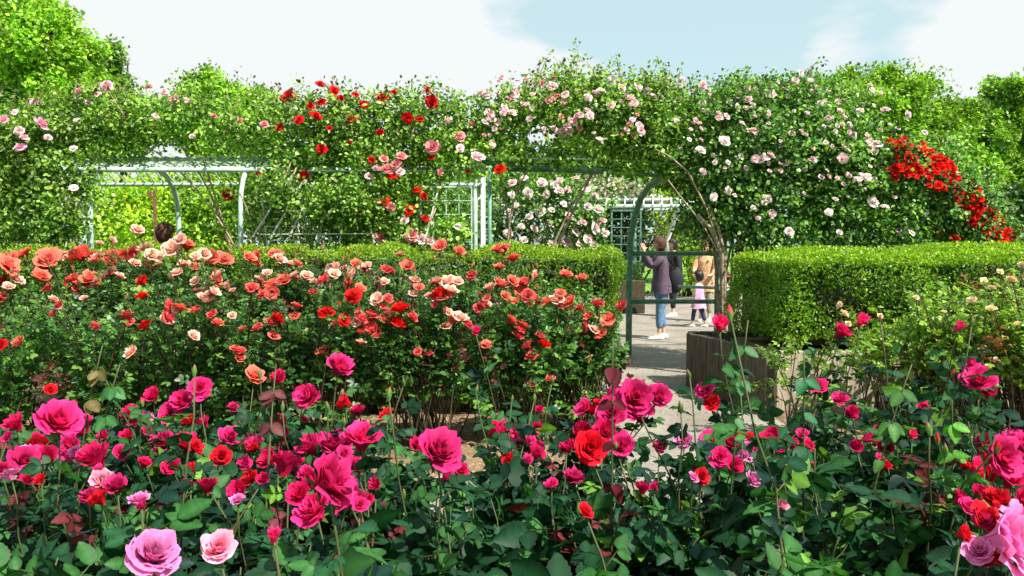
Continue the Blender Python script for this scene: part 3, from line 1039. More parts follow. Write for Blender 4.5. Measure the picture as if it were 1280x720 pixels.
# white roses on the far wall of the tunnel, seen under the beam
WH = [(640, 228, 7), (655, 222, 6), (678, 228, 8), (700, 238, 7), (660, 241, 7), (675, 264, 8), (712, 270, 7), (733, 237, 6), (640, 243, 6), (668, 285, 6), (690, 262, 5), (748, 262, 8), (752, 276, 7), (745, 285, 8), (736, 298, 8),
      (728, 278, 7), (735, 258, 7), (720, 290, 7), (708, 302, 9), (690, 304, 7), (655, 300, 6), (635, 292, 7), (636, 265, 6), (662, 270, 5), (720, 222, 5), (745, 245, 6), (757, 290, 6), (700, 225, 5), (652, 282, 5), (683, 243, 6), (725, 306, 7),
      (742, 306, 8), (672, 300, 5), (688, 280, 4), (705, 255, 5), (645, 256, 5), (710, 236, 5), (694, 231, 6)]
climber('climbing rose thick with white blooms, seen under the arch beam', 690, 11.6,
        [(650, 262, 11.6, 45, 52, .35), (700, 265, 11.6, 55, 56, .35), (735, 285, 11.5, 30, 42, .3), (640, 300, 11.6, 40, 26, .3), (560, 275, 11.7, 60, 40, .3), (480, 280, 11.8, 60, 36, .3)],
        [(x, y, r, F_WHITE if i % 3 else F_PALE) for i, (x, y, r) in enumerate(WH)], 105, cols=GREEN_DEEP, k=.34)
topf = clumps(3, [(625, 145), (640, 135), (665, 130), (695, 160), (720, 160), (735, 140), (650, 118), (760, 132), (790, 125), (800, 155), (820, 115), (735, 115), (775, 118)], 9, (4, 7), F_PALE) + \
       clumps(1, [(600, 150), (612, 142), (757, 175), (620, 120), (690, 108), (705, 125), (845, 120), (850, 150), (660, 155), (765, 100), (798, 108)], 6, (5, 8), F_WHITE + F_PALE) + \
       clumps(2, [(640, 115), (680, 98), (740, 105), (700, 135)], 8, (3, 6), F_ROSEP)
climber('climbing rose with pale pink clusters and tall free shoots on top of the archway', 640, 9.5,
        [(640, 146, 9.7, 52, 32, .6), (700, 140, 9.7, 60, 38, .7), (760, 150, 9.7, 62, 52, .7), (820, 160, 9.6, 55, 48, .6), (700, 115, 9.8, 45, 28, .5), (790, 122, 9.8, 60, 28, .5), (845, 195, 9.5, 34, 34, .35), (690, 196, 9.35, 60, 9, .15), (790, 208, 9.35, 50, 10, .15), (640, 190, 9.35, 25, 9, .12), (610, 160, 9.5, 32, 20, .4), (770, 180, 9.5, 45, 24, .4)],
        (topf + scatter(gs, 40, (600, 95, 850, 175), (2.6, 4.5), F_PALE + F_ROSEP))[:99], 106, shoot_pts=[(690, 62), (682, 72), (697, 75), (720, 50), (717, 62), (727, 72), (675, 88), (708, 85), (765, 78), (755, 90), (790, 80), (810, 88), (835, 82), (850, 86), (745, 88), (640, 92), (615, 102), (655, 98), (770, 70)],
        hgt=(.3, .62), k=.33, canes=4)
# gnarled stems by the right post
rm = lambda x, y: y > 95 + .00035 * (x - 960) ** 2 + (max(0, x - 1080) * .5) and y < 300
big = scatter(gs, 34, (850, 95, 1170, 300), (3.5, 6.5), F_WHITE + F_PALE, rm) + clumps(3, [(870, 150), (900, 135), (925, 128), (985, 115), (1000, 100), (1060, 140), (1075, 165), (1088, 185), (1045, 145)], 11, (3.5, 6.5), F_PALE) + \
    [(906, 175, 8, F_WHITE), (876, 187, 7, F_WHITE), (942, 163, 8, F_PALE), (955, 198, 9, F_WHITE), (945, 199, 7, F_PALE), (892, 246, 6, F_WHITE), (1095, 180, 8, F_WHITE), (1086, 178, 7, F_WHITE), (1072, 224, 7, F_WHITE), (1084, 222, 6, F_WHITE),
     (1092, 252, 8, F_WHITE), (1053, 198, 7, F_PALE), (960, 248, 7, F_WHITE), (1106, 258, 6, F_WHITE), (1050, 290, 5, F_WHITE), (1140, 291, 5, F_WHITE)]
b1 = [f for f in big if f[0] < 1000] + scatter(gs, 40, (850, 95, 1000, 215), (2.6, 4.6), F_PALE + F_WHITE, rm)
b2 = [f for f in big if f[0] >= 1000] + scatter(gs, 62, (1000, 100, 1125, 250), (2.6, 4.8), F_PALE + F_WHITE, rm)
climber('tall climbing rose mound with small pale pink blooms right beside the archway', 905, 9.2,
        [(900, 190, 9.5, 66, 66, .6), (960, 185, 9.5, 60, 78, .7), (930, 260, 9.3, 65, 52, .5), (930, 132, 9.9, 75, 34, .6), (880, 262, 9.5, 36, 46, .3), (960, 290, 9.2, 50, 28, .4)],
        b1[:99], 107, cols=GREEN_DEEP + [(.09, .22, .03)], k=.42, size=.052,
        shoot_pts=[(985, 92), (960, 95), (925, 92), (890, 96), (870, 98)],
        trunks=[((872, 268), (888, 285), (903, 318), .03), ((885, 255), (898, 285), (906, 318), .026), ((818, 186), (838, 196), (860, 215), (884, 262), (903, 320), .014), ((968, 285), (962, 310), .018), ((915, 290), (935, 312), .014),
                ((835, 225), (850, 245), (878, 280), (902, 322), .012)],
        hgt=(.15, .4), canes=10)
climber('rounded climbing rose mound with pale blooms between the archway rose and the scarlet rose', 1070, 9.2,
        [(1020, 180, 9.5, 50, 74, .7), (1060, 215, 9.4, 66, 76, .6), (1030, 262, 9.3, 60, 50, .5), (1105, 262, 9.3, 48, 50, .45), (1010, 130, 10.0, 50, 30, .6), (1060, 290, 9.2, 80, 28, .4), (1140, 285, 9.2, 28, 34, .3)],
        b2[:99], 117, cols=GREEN_DEEP + [(.14, .28, .03), (.2, .36, .04)], k=.42, size=.05,
        shoot_pts=[(1010, 85), (1020, 78), (1040, 100), (1000, 88), (1060, 118)], trunks=[((1012, 285), (1020, 312), .014), ((1060, 288), (1066, 312), .012)], hgt=(.15, .4), canes=10)
def slope(px, py):      # upper face of the scarlet mound
    top = 172 + 118 * (max(0, px - 1108) / 155) ** 1.8
    return top - 4 < py < top + 48


r1 = scatter(gs, 94, (1108, 168, 1200, 262), (4, 7), F_SCARLET, slope)
r2 = scatter(gs, 90, (1196, 200, 1268, 302), (4, 7), F_SCARLET, slope) + [(1172, 289, 6, F_SCARLET), (1194, 297, 7, F_SCARLET), (1215, 272, 6, F_SCARLET), (1246, 292, 8, F_SCARLET), (1258, 298, 7, F_SCARLET)]
climber('climbing rose ablaze with scarlet blooms on the rounded right end of the pergola', 1165, 9.4,
        [(1130, 212, 9.15, 40, 42, .35), (1165, 230, 9.3, 50, 50, .45), (1160, 285, 9.5, 40, 34, .3), (1190, 262, 9.45, 36, 44, .3)], r1, 108, cols=GREEN_DEEP, k=.36)
climber('lower scarlet climbing rose trailing down to the right edge of the hedge', 1225, 9.4,
        [(1212, 256, 9.4, 36, 42, .35), (1205, 290, 9.4, 44, 26, .3), (1242, 292, 9.5, 30, 22, .3)], r2, 118, cols=GREEN_DEEP, k=.36)


# ================================================================== BACKGROUND SHRUBS AND TREES
def shrub(label, blobs, seed, cols, size=.075, k=.5, name='shrub', group='shrubs beyond the pergola', petals=None):
    g = np.random.default_rng(seed)
    c = at(blobs[0][0], 400, blobs[0][2])
    root = empty(name, (c[0], blobs[0][2], 0), label, 'shrub', group)
    L_ = Leaves()
    blob_leaves(L_, blobs, g, cols, None, k, size, tmpl=T_QUAD, clr=.28, per=30)
    L_.build('foliage', M_LEAF, root)
    m = MB()
    for j in range(9):
        b = np.array([c[0] + g.normal() * .15, blobs[0][2] + g.normal() * .1, 0])
        bl = blobs[int(g.integers(len(blobs)))]
        t = at(bl[0] + g.normal() * bl[3] * .4, bl[1], bl[2])
        m.tube(bez(b, (b + t) / 2 + np.array([0, 0, .3]), t, 6), np.linspace(.03, .01, 6), 5)
    m.build('stem', M_DARKSTEM, root, True)
    return root


YG = [(.28, .42, .02), (.38, .50, .03), (.20, .34, .02)]
MG = [(.13, .28, .02), (.18, .34, .03), (.08, .19, .02)]
shrub('bright yellow-green shrub behind the slim wooden post, seen through the pergola', [(165, 285, 14, 60, 50, .8), (200, 255, 14.4, 55, 50, .7)], 201, YG)
shrub('bright green shrub right of the slim wooden post, seen under the slatted roof', [(275, 260, 14.5, 65, 62, .9), (240, 290, 14, 50, 40, .6)], 202, YG + MG)
shrub('tall green shrub behind the leaning stems of the dark red climbing rose', [(360, 250, 15, 60, 70, 1.0), (330, 220, 15.2, 50, 60, .8)], 203, MG)
shrub('mid green shrub behind the trellis below the coral climbing rose', [(470, 255, 15, 70, 70, 1.0), (560, 265, 15, 60, 60, 1.0)], 204, MG)
shrub('green shrub at the left edge behind the pergola', [(20, 260, 14, 80, 70, 1.0), (90, 250, 14.5, 60, 60, .8)], 205, MG + YG)
shrub('feathery bright green shrub seen through the archway behind the people', [(860, 300, 23, 45, 62, 1.2), (885, 270, 23.5, 45, 50, 1.2), (835, 270, 24, 36, 40, 1.0)], 206, YG, size=.12, k=.35)
shrub('dark green shrub beside the far pergola lattice, left of the woman with the phone', [(775, 290, 20.5, 42, 62, 1.0), (740, 300, 20.5, 40, 70, 1.0)], 207, [(.03, .07, .02), (.02, .05, .015)], size=.1, k=.35)
shrub('pale flowering creeper heaped on the roof of the far pergola', [(780, 240, 20.0, 40, 13, .6), (740, 240, 20.0, 40, 16, .6), (865, 240, 20, 30, 10, .5)], 208, [(.12, .26, .04), (.6, .45, .45), (.65, .6, .55)], size=.09, k=.35)


def tree(label, px, Y, crown, seed, cols, size=.22, k=.22, trunk_r=.22, name='tree', group='trees beyond the rose garden', clr=.7, per=34, wts=None):
    g = np.random.default_rng(seed)
    c = at(px, 400, Y)
    root = empty(name, (c[0], Y, 0), label, 'tree', group)
    L_ = Leaves()
    lobes = []
    for (bx, by, bY, rx, rz, dy) in crown:
        nl = 16
        for _ in range(nl):
            d = rand_dirs(1, g)[0]
            d[1] = -abs(d[1]) if g.random() < .75 else d[1]
            f = .78 * g.random() ** .35
            sc = g.uniform(.26, .42)
            lobes.append((bx + d[0] * rx * f, by + d[2] * rz * f, bY + d[1] * dy * f * 1.3, rx * sc, rz * sc * .8, dy * sc))
    blob_leaves(L_, lobes, g, cols, wts, k * .62, size, tmpl=T_QUAD, clr=clr * .55, per=per, up=.9)
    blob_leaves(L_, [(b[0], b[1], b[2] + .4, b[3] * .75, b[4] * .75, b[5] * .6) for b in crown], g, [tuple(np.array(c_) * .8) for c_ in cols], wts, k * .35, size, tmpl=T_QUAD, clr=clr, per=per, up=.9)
    L_.build('crown', M_LEAF, root)
    m = MB()
    topz = max(at(b[0], b[1], b[2])[2] for b in crown)
    tr = [(c[0], Y, 0), (c[0] + g.normal() * .1, Y, topz * .35), (c[0] + g.normal() * .3, Y, topz * .7), (c[0] + g.normal() * .3, Y, topz)]
    m.tube(tr, [trunk_r, trunk_r * .8, trunk_r * .5, trunk_r * .2], 8)
    m.build('trunk', M_BARK, root, True)
    m = MB()
    for b in crown:
        for j in range(3):
            t = at(b[0] + g.normal() * b[3] * .45, b[1] + g.normal() * b[4] * .35, b[2])
            z0 = topz * g.uniform(.3, .6)
            s0 = np.array([c[0], Y, z0])
            m.tube(bez(s0, (s0 + t) / 2 + np.array([0, 0, .3]), t, 6), np.linspace(trunk_r * .45, trunk_r * .1, 6), 5)
    m.build('limb', M_BARK, root, True)
    return root


TG = [(.27, .46, .03), (.19, .37, .025), (.37, .54, .05), (.12, .25, .02)]
TD = [(.22, .40, .06), (.15, .30, .05), (.30, .47, .07)]
tree('large full green tree rising at the left edge of the garden', 40, 24,
     [(30, 60, 24, 75, 62, 2.5), (-40, 90, 24, 80, 90, 2.5), (90, 75, 24.5, 45, 42, 2.0), (40, 140, 24, 95, 70, 2.2), (60, 25, 24, 40, 36, 1.6), (120, 110, 24.5, 28, 30, 1.2), (5, 15, 24, 45, 40, 1.8), (110, 160, 24, 60, 60, 1.5)], 301, TG, size=.13, k=1.0, clr=.5, per=40)
tree('thin blue-green tree top rising beside the large left tree', 158, 28,
     [(152, 120, 28, 10, 26, .6), (160, 140, 28, 22, 26, .8), (140, 75, 28, 8, 26, .5), (170, 160, 28, 30, 30, .8)], 302, TD, size=.15, k=.3, trunk_r=.1)
tree('rounded bright green tree behind the left half of the pergola', 280, 30,
     [(278, 122, 30, 62, 40, 2.5), (285, 175, 30, 80, 55, 2.5), (235, 150, 30, 40, 40, 2), (325, 145, 30, 36, 36, 2)], 303, TG, size=.14, k=1.1, clr=.55, per=44)
tree('broad pale green tree just right of the tall mound of pink roses', 1110, 27,
     [(1090, 150, 27, 60, 60, 2.5), (1140, 130, 27.5, 45, 44, 2.2), (1160, 185, 27, 60, 60, 2.5), (1070, 115, 28, 45, 30, 2.0), (1200, 230, 27, 45, 50, 2.0), (1115, 108, 28, 40, 24, 1.6), (1180, 160, 27.5, 40, 40, 2)], 304, TG, size=.13, k=1.1, clr=.5, per=44)
tree('low green tree top behind the crest of the pink rose mound', 930, 30,
     [(915, 135, 30, 60, 38, 2.2), (970, 140, 30, 60, 44, 2.2), (870, 150, 30, 45, 36, 2)], 305, TG, size=.14, k=1.0, clr=.5, per=44)
tree('blue-green tree at the right edge beyond the scarlet climbing rose', 1270, 36,
     [(1262, 125, 36, 40, 36, 2.5), (1250, 175, 36, 55, 46, 3), (1300, 150, 36, 50, 60, 3), (1235, 220, 35, 50, 40, 2.5), (1290, 235, 35, 50, 50, 3), (1216, 150, 37, 22, 22, 1.5)], 306, TD + TG, size=.17, k=1.1, clr=.6, per=44)
tree('dark spreading tree low at the right edge, under the blue-green tree', 1262, 32,
     [(1240, 262, 32, 35, 16, 2), (1275, 255, 32, 35, 20, 2), (1225, 250, 32, 20, 22, 1.5)], 307, [(.03, .075, .02), (.05, .1, .03)], size=.2, k=.35)
# far wood closing the view
for i, (px, w_, h_) in enumerate(((430, 90, 28), (560, 100, 32), (700, 90, 30), (800, 80, 35))):
    tree(['distant tree behind the dark red climbing rose', 'distant tree behind the coral climbing rose', 'distant tree left behind the archway top', 'distant tree behind the archway opening'][i],
         px, 42, [(px, 225, 42, w_, 60, 4), (px + 30, 200, 42, w_ * .7, 45, 3)], 310 + i, TG, size=.34, k=.22, clr=.9)


# ================================================================== BUSH ROSES
def bush(name, label, group, X, Y, canopy_top, width, blooms, seed, near, leafcols, leafw=None, extra=16, zlow=.3, size=.05, reds=.08, buds=(), sparse=1.0, redcol=(.13, .03, .025), base_r=.1, young=()):
    """blooms: (point, radius, meshes). Canes rise from the base, carry pinnate leaves, and end in blooms or leafy tips."""
    g = np.random.default_rng(seed)
    root = empty(name, (X, Y, .04), label, 'rose bush', group)
    L_ = Leaves()
    mb = MB()
    tips = [(np.asarray(p), True) for (p, r, m_) in blooms] + [(np.asarray(p), True) for (p, r, m_) in buds]
    for j in range(extra):
        a = g.uniform(0, 6.28)
        rr = width * math.sqrt(g.random())
        z = canopy_top * g.uniform(.72, 1.0) - .18 * (rr / width) ** 2 * canopy_top
        if not near and j % 2 == 0: z *= g.uniform(.25, .85)
        tips.append((np.array([X + rr * math.cos(a), Y + rr * math.sin(a) * .8, z]), False))
    tmpl = T_ROSE if near else T_HEX
    for (tip, colr, zs) in young:               # young shoots with drooping leaves
        tip = np.asarray(tip)
        c = bez(np.array([X, Y, .03]), np.array([(X + tip[0]) / 2, (Y + tip[1]) / 2, tip[2] * .75]), tip, 12)
        mb.tube(c, np.linspace(.004, .0016, 12), 6)
        t = np.linspace(zs, 1, 5)
        ix = np.minimum((t * 11).astype(int), 10)
        P = c[ix]
        a = g.uniform(0, 6.28, 5)
        L_.add(T_ROSE, P, np.stack([np.cos(a), np.sin(a) * .6, -g.uniform(.2, 1.1, 5)], 1), np.stack([np.cos(a) * .6, -np.ones(5), .6 * np.ones(5)], 1), g.uniform(.034, .046, 5), np.ones(5), pal(5, [colr], g=g))
        a = a + 2.6
        L_.add(T_ROSE, P, np.stack([np.cos(a), np.sin(a) * .6, -g.uniform(.2, 1.1, 5)], 1), np.stack([np.cos(a) * .6, -np.ones(5), .6 * np.ones(5)], 1), g.uniform(.030, .042, 5), np.ones(5), pal(5, [colr], g=g))
    for (tip, fl) in tips:
        d = tip - np.array([X, Y, 0])
        b = np.array([X + g.normal() * base_r + d[0] * .15, Y + g.normal() * base_r + d[1] * .15, .03])
        mid = np.array([b[0] + (tip[0] - b[0]) * .35 + g.normal() * .05, b[1] + (tip[1] - b[1]) * .35 + g.normal() * .05, b[2] + (tip[2] - b[2]) * .62])
        n = 12
        c = bez(b, mid, tip, n)
        if near: c[1:-1] += g.normal(size=(n - 2, 3)) * .006
        r0 = g.uniform(.0030, .0048) if near else g.uniform(.006, .010)
        mb.tube(c, np.linspace(r0, .0017 if near else .0025, n), 6 if near else 4)
        ln = np.linalg.norm(np.diff(c, axis=0), axis=1).sum()
        # leaves along the upper part
        nl = max(2, int(ln * (24 if near else 15) * sparse))
        lo = max(.05, (zlow - .03) / max(tip[2], .1))
        hi = .93 if fl else 1.0
        t = lo + (hi - lo) * np.clip((np.arange(nl) + g.random(nl)) / nl, 0, 1) ** .85
        idx = np.minimum((t * (n - 1)).astype(int), n - 2)
        fr = t * (n - 1) - idx
        P = c[idx] + (c[idx + 1] - c[idx]) * fr[:, None]
        a = g.uniform(0, 6.28, nl)
        D = np.stack([np.cos(a), np.sin(a), g.uniform(-.1, .7, nl)], 1)
        C = pal(nl, leafcols, leafw, g=g)
        if g.random() < reds:
            top = t > .55
            C[top] = pal(int(top.sum()), [redcol], g=g)
        s = g.uniform(.7, 1.15, nl) * size
        if fl: s = s * np.clip(1.5 - t, .6, 1)
        compound(L_, P, D, s, C, tmpl, g, petiole=near, droop=.12)
    L_.build('foliage', M_GLOSSY if near else M_LEAF, root, smooth=near)
    mb.build('cane', M_CANE if near else M_DARKSTEM, root, True)
    for (p, r, ms) in blooms:
        put_bloom(ms, p, r, root, tilt=.45 if near else .5, face=(g.normal() * .35, -.25 - .7 * g.random() if near else -.3, .8), g=g)
    for (p, r, ms) in buds:
        put_bloom(ms, p, r, root, tilt=.25, name='rosebud', face=(0, 0, 1), g=g)
    return root


# ---- coral roses of the middle bed: (px, py, radius px, kind)
K, W, S_, D_ = CORAL, CREAM, SALMON, REDM
MID = [(10, 327, 16, K), (60, 325, 15, K), (92, 350, 12, K), (112, 350, 14, K), (50, 345, 13, K), (100, 320, 14, K), (120, 323, 11, W), (75, 318, 11, W), (30, 318, 12, K), (140, 324, 13, S_), (165, 318, 14, K), (190, 320, 12, W),
       (155, 325, 11, S_), (172, 288, 9, W), (182, 310, 10, W), (215, 312, 12, W), (232, 305, 11, K), (190, 330, 12, K), (225, 300, 9, W), (243, 335, 10, K), (230, 330, 9, W), (265, 322, 10, K), (280, 325, 11, K), (255, 318, 9, W),
       (178, 352, 11, D_), (177, 370, 9, D_), (181, 407, 10, D_), (209, 397, 12, S_), (270, 350, 11, K), (272, 345, 10, W), (245, 353, 8, W), (248, 365, 9, W), (253, 372, 9, W), (265, 393, 8, S_), (272, 404, 8, K),
       (325, 350, 9, W), (355, 352, 12, K), (315, 360, 10, S_), (330, 364, 9, S_), (340, 365, 9, K), (372, 330, 8, K), (345, 318, 9, K), (320, 320, 11, S_), (312, 322, 9, K), (348, 398, 10, D_), (340, 402, 9, S_), (322, 410, 8, S_),
       (342, 420, 9, K), (295, 437, 8, S_), (422, 340, 10, K), (417, 336, 10, W), (405, 350, 9, S_), (456, 335, 10, W), (445, 330, 9, K), (430, 337, 8, W), (484, 338, 11, S_), (507, 331, 10, K), (500, 318, 7, W), (519, 350, 8, W),
       (441, 371, 12, D_), (408, 392, 11, D_), (430, 400, 9, D_), (472, 375, 11, W), (465, 395, 11, S_), (462, 408, 9, S_), (500, 385, 14, D_), (497, 403, 13, D_), (482, 390, 8, W), (480, 352, 8, W), (383, 345, 8, W), (392, 366, 8, S_),
       (550, 308, 9, K), (545, 352, 10, W), (560, 355, 13, W), (572, 352, 9, W), (550, 368, 13, D_), (558, 366, 9, S_), (575, 398, 11, W), (566, 400, 9, K), (590, 345, 8, S_), (622, 312, 10, K), (632, 310, 8, K), (641, 323, 10, K), (625, 355, 11, K),
       (650, 362, 12, K), (640, 352, 9, K), (660, 370, 9, S_), (669, 344, 9, W), (708, 343, 9, K), (682, 377, 10, K), (695, 375, 10, W), (713, 378, 10, K), (725, 385, 8, K), (747, 380, 10, S_), (760, 400, 9, K), (732, 408, 10, S_), (750, 418, 10, K),
       (606, 430, 8, W), (603, 383, 8, S_), (648, 420, 9, S_), (660, 432, 9, S_), (680, 430, 11, D_), (665, 446, 9, S_), (522, 440, 7, S_), (710, 457, 7, K), (665, 480, 8, S_), (688, 474, 7, S_), (650, 412, 8, S_), (608, 432, 8, K), (560, 390, 7, W),
       (450, 415, 6, S_), (420, 404, 7, S_), (675, 420, 7, S_), (735, 395, 7, K), (60, 360, 9, S_), (20, 350, 9, W), (140, 300, 6, W), (5, 350, 8, D_), (75, 380, 7, S_), (290, 395, 6, W), (0, 370, 9, K), (118, 408, 7, S_), (720, 415, 7, K)]
_mx = np.random.default_rng(3)
MID += [(_mx.uniform(0, 770), 0, _mx.uniform(6, 10), [K, W, S_, S_, K, D_][int(_mx.integers(6))]) for _ in range(45)]
MID = [(a, b if b else 328 + 120 * _mx.random() ** .9 + max(0, a - 640) * .3, r_, k_) for (a, b, r_, k_) in MID]
MID += [(a + _mx.normal() * 13, b + abs(_mx.normal()) * 7, r_ * .85, W if _mx.random() < .35 else k_) for (a, b, r_, k_) in MID if k_ is not D_ and b < 400 and _mx.random() < .6]
MIDG = [(.055, .15, .03), (.035, .10, .025), (.10, .23, .04), (.17, .32, .05)]
mid_bushes = [  # X, Y, canopy top, width, extra
    (-4.55, 6.6, 1.45, .6), (-3.55, 6.9, 1.46, .6), (-2.7, 6.7, 1.44, .58), (-1.85, 6.9, 1.42, .55), (-1.05, 6.8, 1.40, .55), (-.3, 6.9, 1.34, .52), (.42, 6.9, 1.20, .45),
    (-3.6, 5.6, 1.26, .55), (-2.8, 5.6, 1.26, .55), (-2.05, 5.65, 1.22, .52), (-1.35, 5.7, 1.18, .5), (-.62, 5.7, 1.14, .45), (.05, 5.8, 1.10, .45), (.52, 6.1, 1.02, .38)]
mid_label = ['coral and cream rose bush at the back left edge of the bed', 'coral rose bush with a dense row of blooms, second from the back left', 'coral rose bush in front of the head seen over the hedge',
             'coral rose bush in the back row, left of centre, loose small clusters', 'cream and coral rose bush against the hedge left of the centre', 'tall rose bush with cream topped blooms against the hedge near centre',
             'coral rose bush at the back right corner of the bed near the path', 'dark leafy rose bush behind the timber kerb at the left edge', 'front row rose bush with two deep red blooms left of the grey twig',
             'front row rose bush with small pink and salmon blooms, left of centre', 'front row rose bush bearing the brightest red blooms', 'sparse front rose bush with bare stems showing the pale path behind',
             'front row rose bush with coral red blooms right of centre', 'airy coral rose bush at the path corner, rightmost of the bed']
assign = {i: [] for i in range(len(mid_bushes))}
for (px, py, r, ms) in MID:
    front = py > 366 or (py > 352 and rng.random() < .3)
    best, bd = None, 1e9
    for i, (X, Y, top, wd) in enumerate(mid_bushes):
        if (i >= 7) != front: continue
        Yb = Y - wd * .75 if front or py > 340 else Y + rng.uniform(-.4, .2)
        q = at(px, py, Yb)
        dd = abs(q[0] - X)
        if dd < bd: best, bd, bq, bY = i, dd, q, Yb
    assign[best].append((bq, r * 1.15 * bY / F, ms))
for i, (X, Y, top, wd) in enumerate(mid_bushes):
    g = np.random.default_rng(900 + i)
    bl = assign[i]
    buds = [((X + g.uniform(-wd, wd), Y + g.uniform(-wd, 0), top + g.uniform(-.1, .12)), .022, BUD_PINK + BUD_GREEN) for _ in range(7)]
    bush('rose_bush', mid_label[i], 'coral rose bushes in the middle bed', X, Y, top, wd, bl, 400 + i, False, MIDG, [4, 3, 3, 1.5], extra=(52 if i < 7 else 44) if i != 11 else 30, zlow=.12 if i < 10 else .5,
         size=.046, reds=.05, buds=buds, sparse=2.1)

# ---- yellowish rose bushes in front of the planter (right)
YGR = [(.16, .28, .03), (.26, .38, .05), (.10, .20, .03)]
rb = [(1000, 6.1, .80, .35, [(1055, 392, 8), (1060, 405, 5)], 'small thin rose bush against the pale planter wall, leftmost there'),
      (1105, 6.25, .98, .45, [(1050, 382, 6), (1100, 395, 5)], 'thin rose bush in the middle of the pale planter wall'),
      (1205, 6.1, 1.30, .5, [(1215, 375, 8), (1180, 390, 5), (1240, 360, 6)], 'yellow bloomed rose bush in front of the hedge, right of the middle'),
      (1150, 6.35, 1.12, .45, [(1145, 372, 5), (1160, 400, 5)], 'leafy rose bush with few pale blooms at the planter wall, right of the thin ones'),
      (1255, 6.5, 1.36, .5, [(1250, 340, 5), (1230, 352, 6)], 'tall light green rose bush close to the hedge near the right edge'),
      (1290, 6.1, 1.38, .55, [(1240, 386, 9), (1265, 350, 8), (1272, 405, 6), (1278, 330, 6)], 'tall yellow bloomed rose bush at the right edge in front of the hedge')]
for i, (px, Y, top, wd, fl, lab) in enumerate(rb):
    X = at(px, 400, Y)[0]
    bl = [(at(a, b, Y - .3), r * (Y - .3) / F, YELM) for (a, b, r) in fl]
    bush('rose_bush', lab, 'yellow rose bushes in front of the planter', X, Y, top, wd, bl, 450 + i, False, YGR, None, extra=[14, 26, 46, 36, 46, 56][i], zlow=.5, size=.042, reds=.12, redcol=(.2, .08, .03), sparse=1.7)

# ---- magenta roses of the foreground: (px, py, diameter px, kind)
FG = [(72, 530, 68, MAG), (120, 575, 58, MAGR), (30, 578, 44, MAG), (60, 574, 36, MAGR), (132, 606, 44, PALEP), (190, 697, 84, MAUVE), (272, 687, 66, PALEP), (342, 673, 34, CUP), (228, 503, 36, MAG), (250, 486, 36, MAG), (213, 518, 34, MAG),
      (192, 496, 30, MAGR), (163, 520, 30, MAGR), (103, 540, 30, MAGR), (205, 554, 42, MAG), (232, 558, 38, MAGR), (276, 572, 34, REDN), (288, 548, 34, MAG), (300, 615, 34, MAGR), (320, 556, 26, MAG), (387, 497, 44, MAG), (423, 460, 44, MAG),
      (410, 602, 98, MAG), (357, 584, 60, MAGR), (452, 552, 60, MAG), (388, 560, 42, MAG), (440, 585, 30, MAGR), (485, 520, 26, REDN), (546, 568, 74, MAG), (620, 540, 48, MAG), (594, 416, 22, CUP), (735, 562, 58, REDN), (764, 518, 44, MAG),
      (792, 500, 56, MAG), (822, 497, 40, MAG), (724, 540, 40, MAGR), (882, 490, 30, MAG), (893, 551, 40, MAG), (912, 556, 30, MAGR), (856, 552, 26, MAUVE), (716, 599, 32, MAG), (672, 561, 20, MAG), (803, 612, 28, MAGR), (900, 408, 40, CUP),
      (1020, 485, 30, MAG), (1050, 417, 32, MAGR), (1076, 402, 32, CUP), (1197, 410, 24, CUP), (1222, 477, 50, MAG), (1157, 510, 30, CUP), (1087, 547, 42, CUP), (1108, 562, 28, MAGR), (958, 552, 30, MAGR), (988, 556, 28, MAGR), (1003, 543, 18, MAG),
      (1050, 500, 22, MAG), (1063, 517, 24, MAGR), (1205, 582, 26, REDN), (1248, 572, 66, MAG), (1278, 560, 52, MAG), (1270, 590, 46, MAGR), (1250, 677, 108, MAUVE), (1246, 628, 46, REDN), (1278, 628, 50, MAGR), (1208, 634, 30, MAG),
      (420, 700, 16, MAG), (976, 633, 22, PALEP), (318, 470, 30, CORAL), (348, 474, 28, MAGR), (62, 488, 20, REDN), (470, 606, 26, MAGR), (130, 545, 20, MAGR), (660, 575, 18, MAG), (330, 600, 22, MAGR), (150, 566, 22, MAG), (268, 603, 18, REDN),
      (345, 540, 24, MAGR), (730, 640, 26, REDN), (1010, 560, 20, MAGR), (940, 600, 26, MAUVE), (1140, 545, 20, CUP), (180, 580, 24, MAGR), (310, 530, 22, MAGR), (255, 530, 26, MAG), (460, 625, 20, MAGR), (690, 606, 20, MAG),
      (420, 560, 50, MAG), (375, 620, 48, MAGR), (395, 640, 60, MAG), (435, 625, 60, MAG), (340, 575, 34, MAGR), (185, 540, 24, MAG), (160, 545, 26, MAGR), (240, 590, 26, REDN), (215, 585, 30, MAGR), (90, 560, 34, MAG), (35, 600, 26, MAGR),
      (755, 545, 46, MAGR), (800, 520, 40, MAG), (770, 500, 34, MAG), (710, 560, 30, MAGR), (1235, 560, 44, MAG), (1262, 600, 50, MAGR), (1230, 650, 50, REDN), (1275, 655, 56, MAUVE), (1225, 690, 50, MAUVE), (1255, 590, 40, MAG),
      (305, 580, 24, MAG), (330, 575, 20, REDN), (170, 530, 22, MAG), (575, 590, 26, MAGR), (640, 555, 22, MAG), (1215, 460, 26, MAG), (1235, 495, 26, MAGR), (975, 560, 22, MAG), (1070, 560, 22, MAGR)]
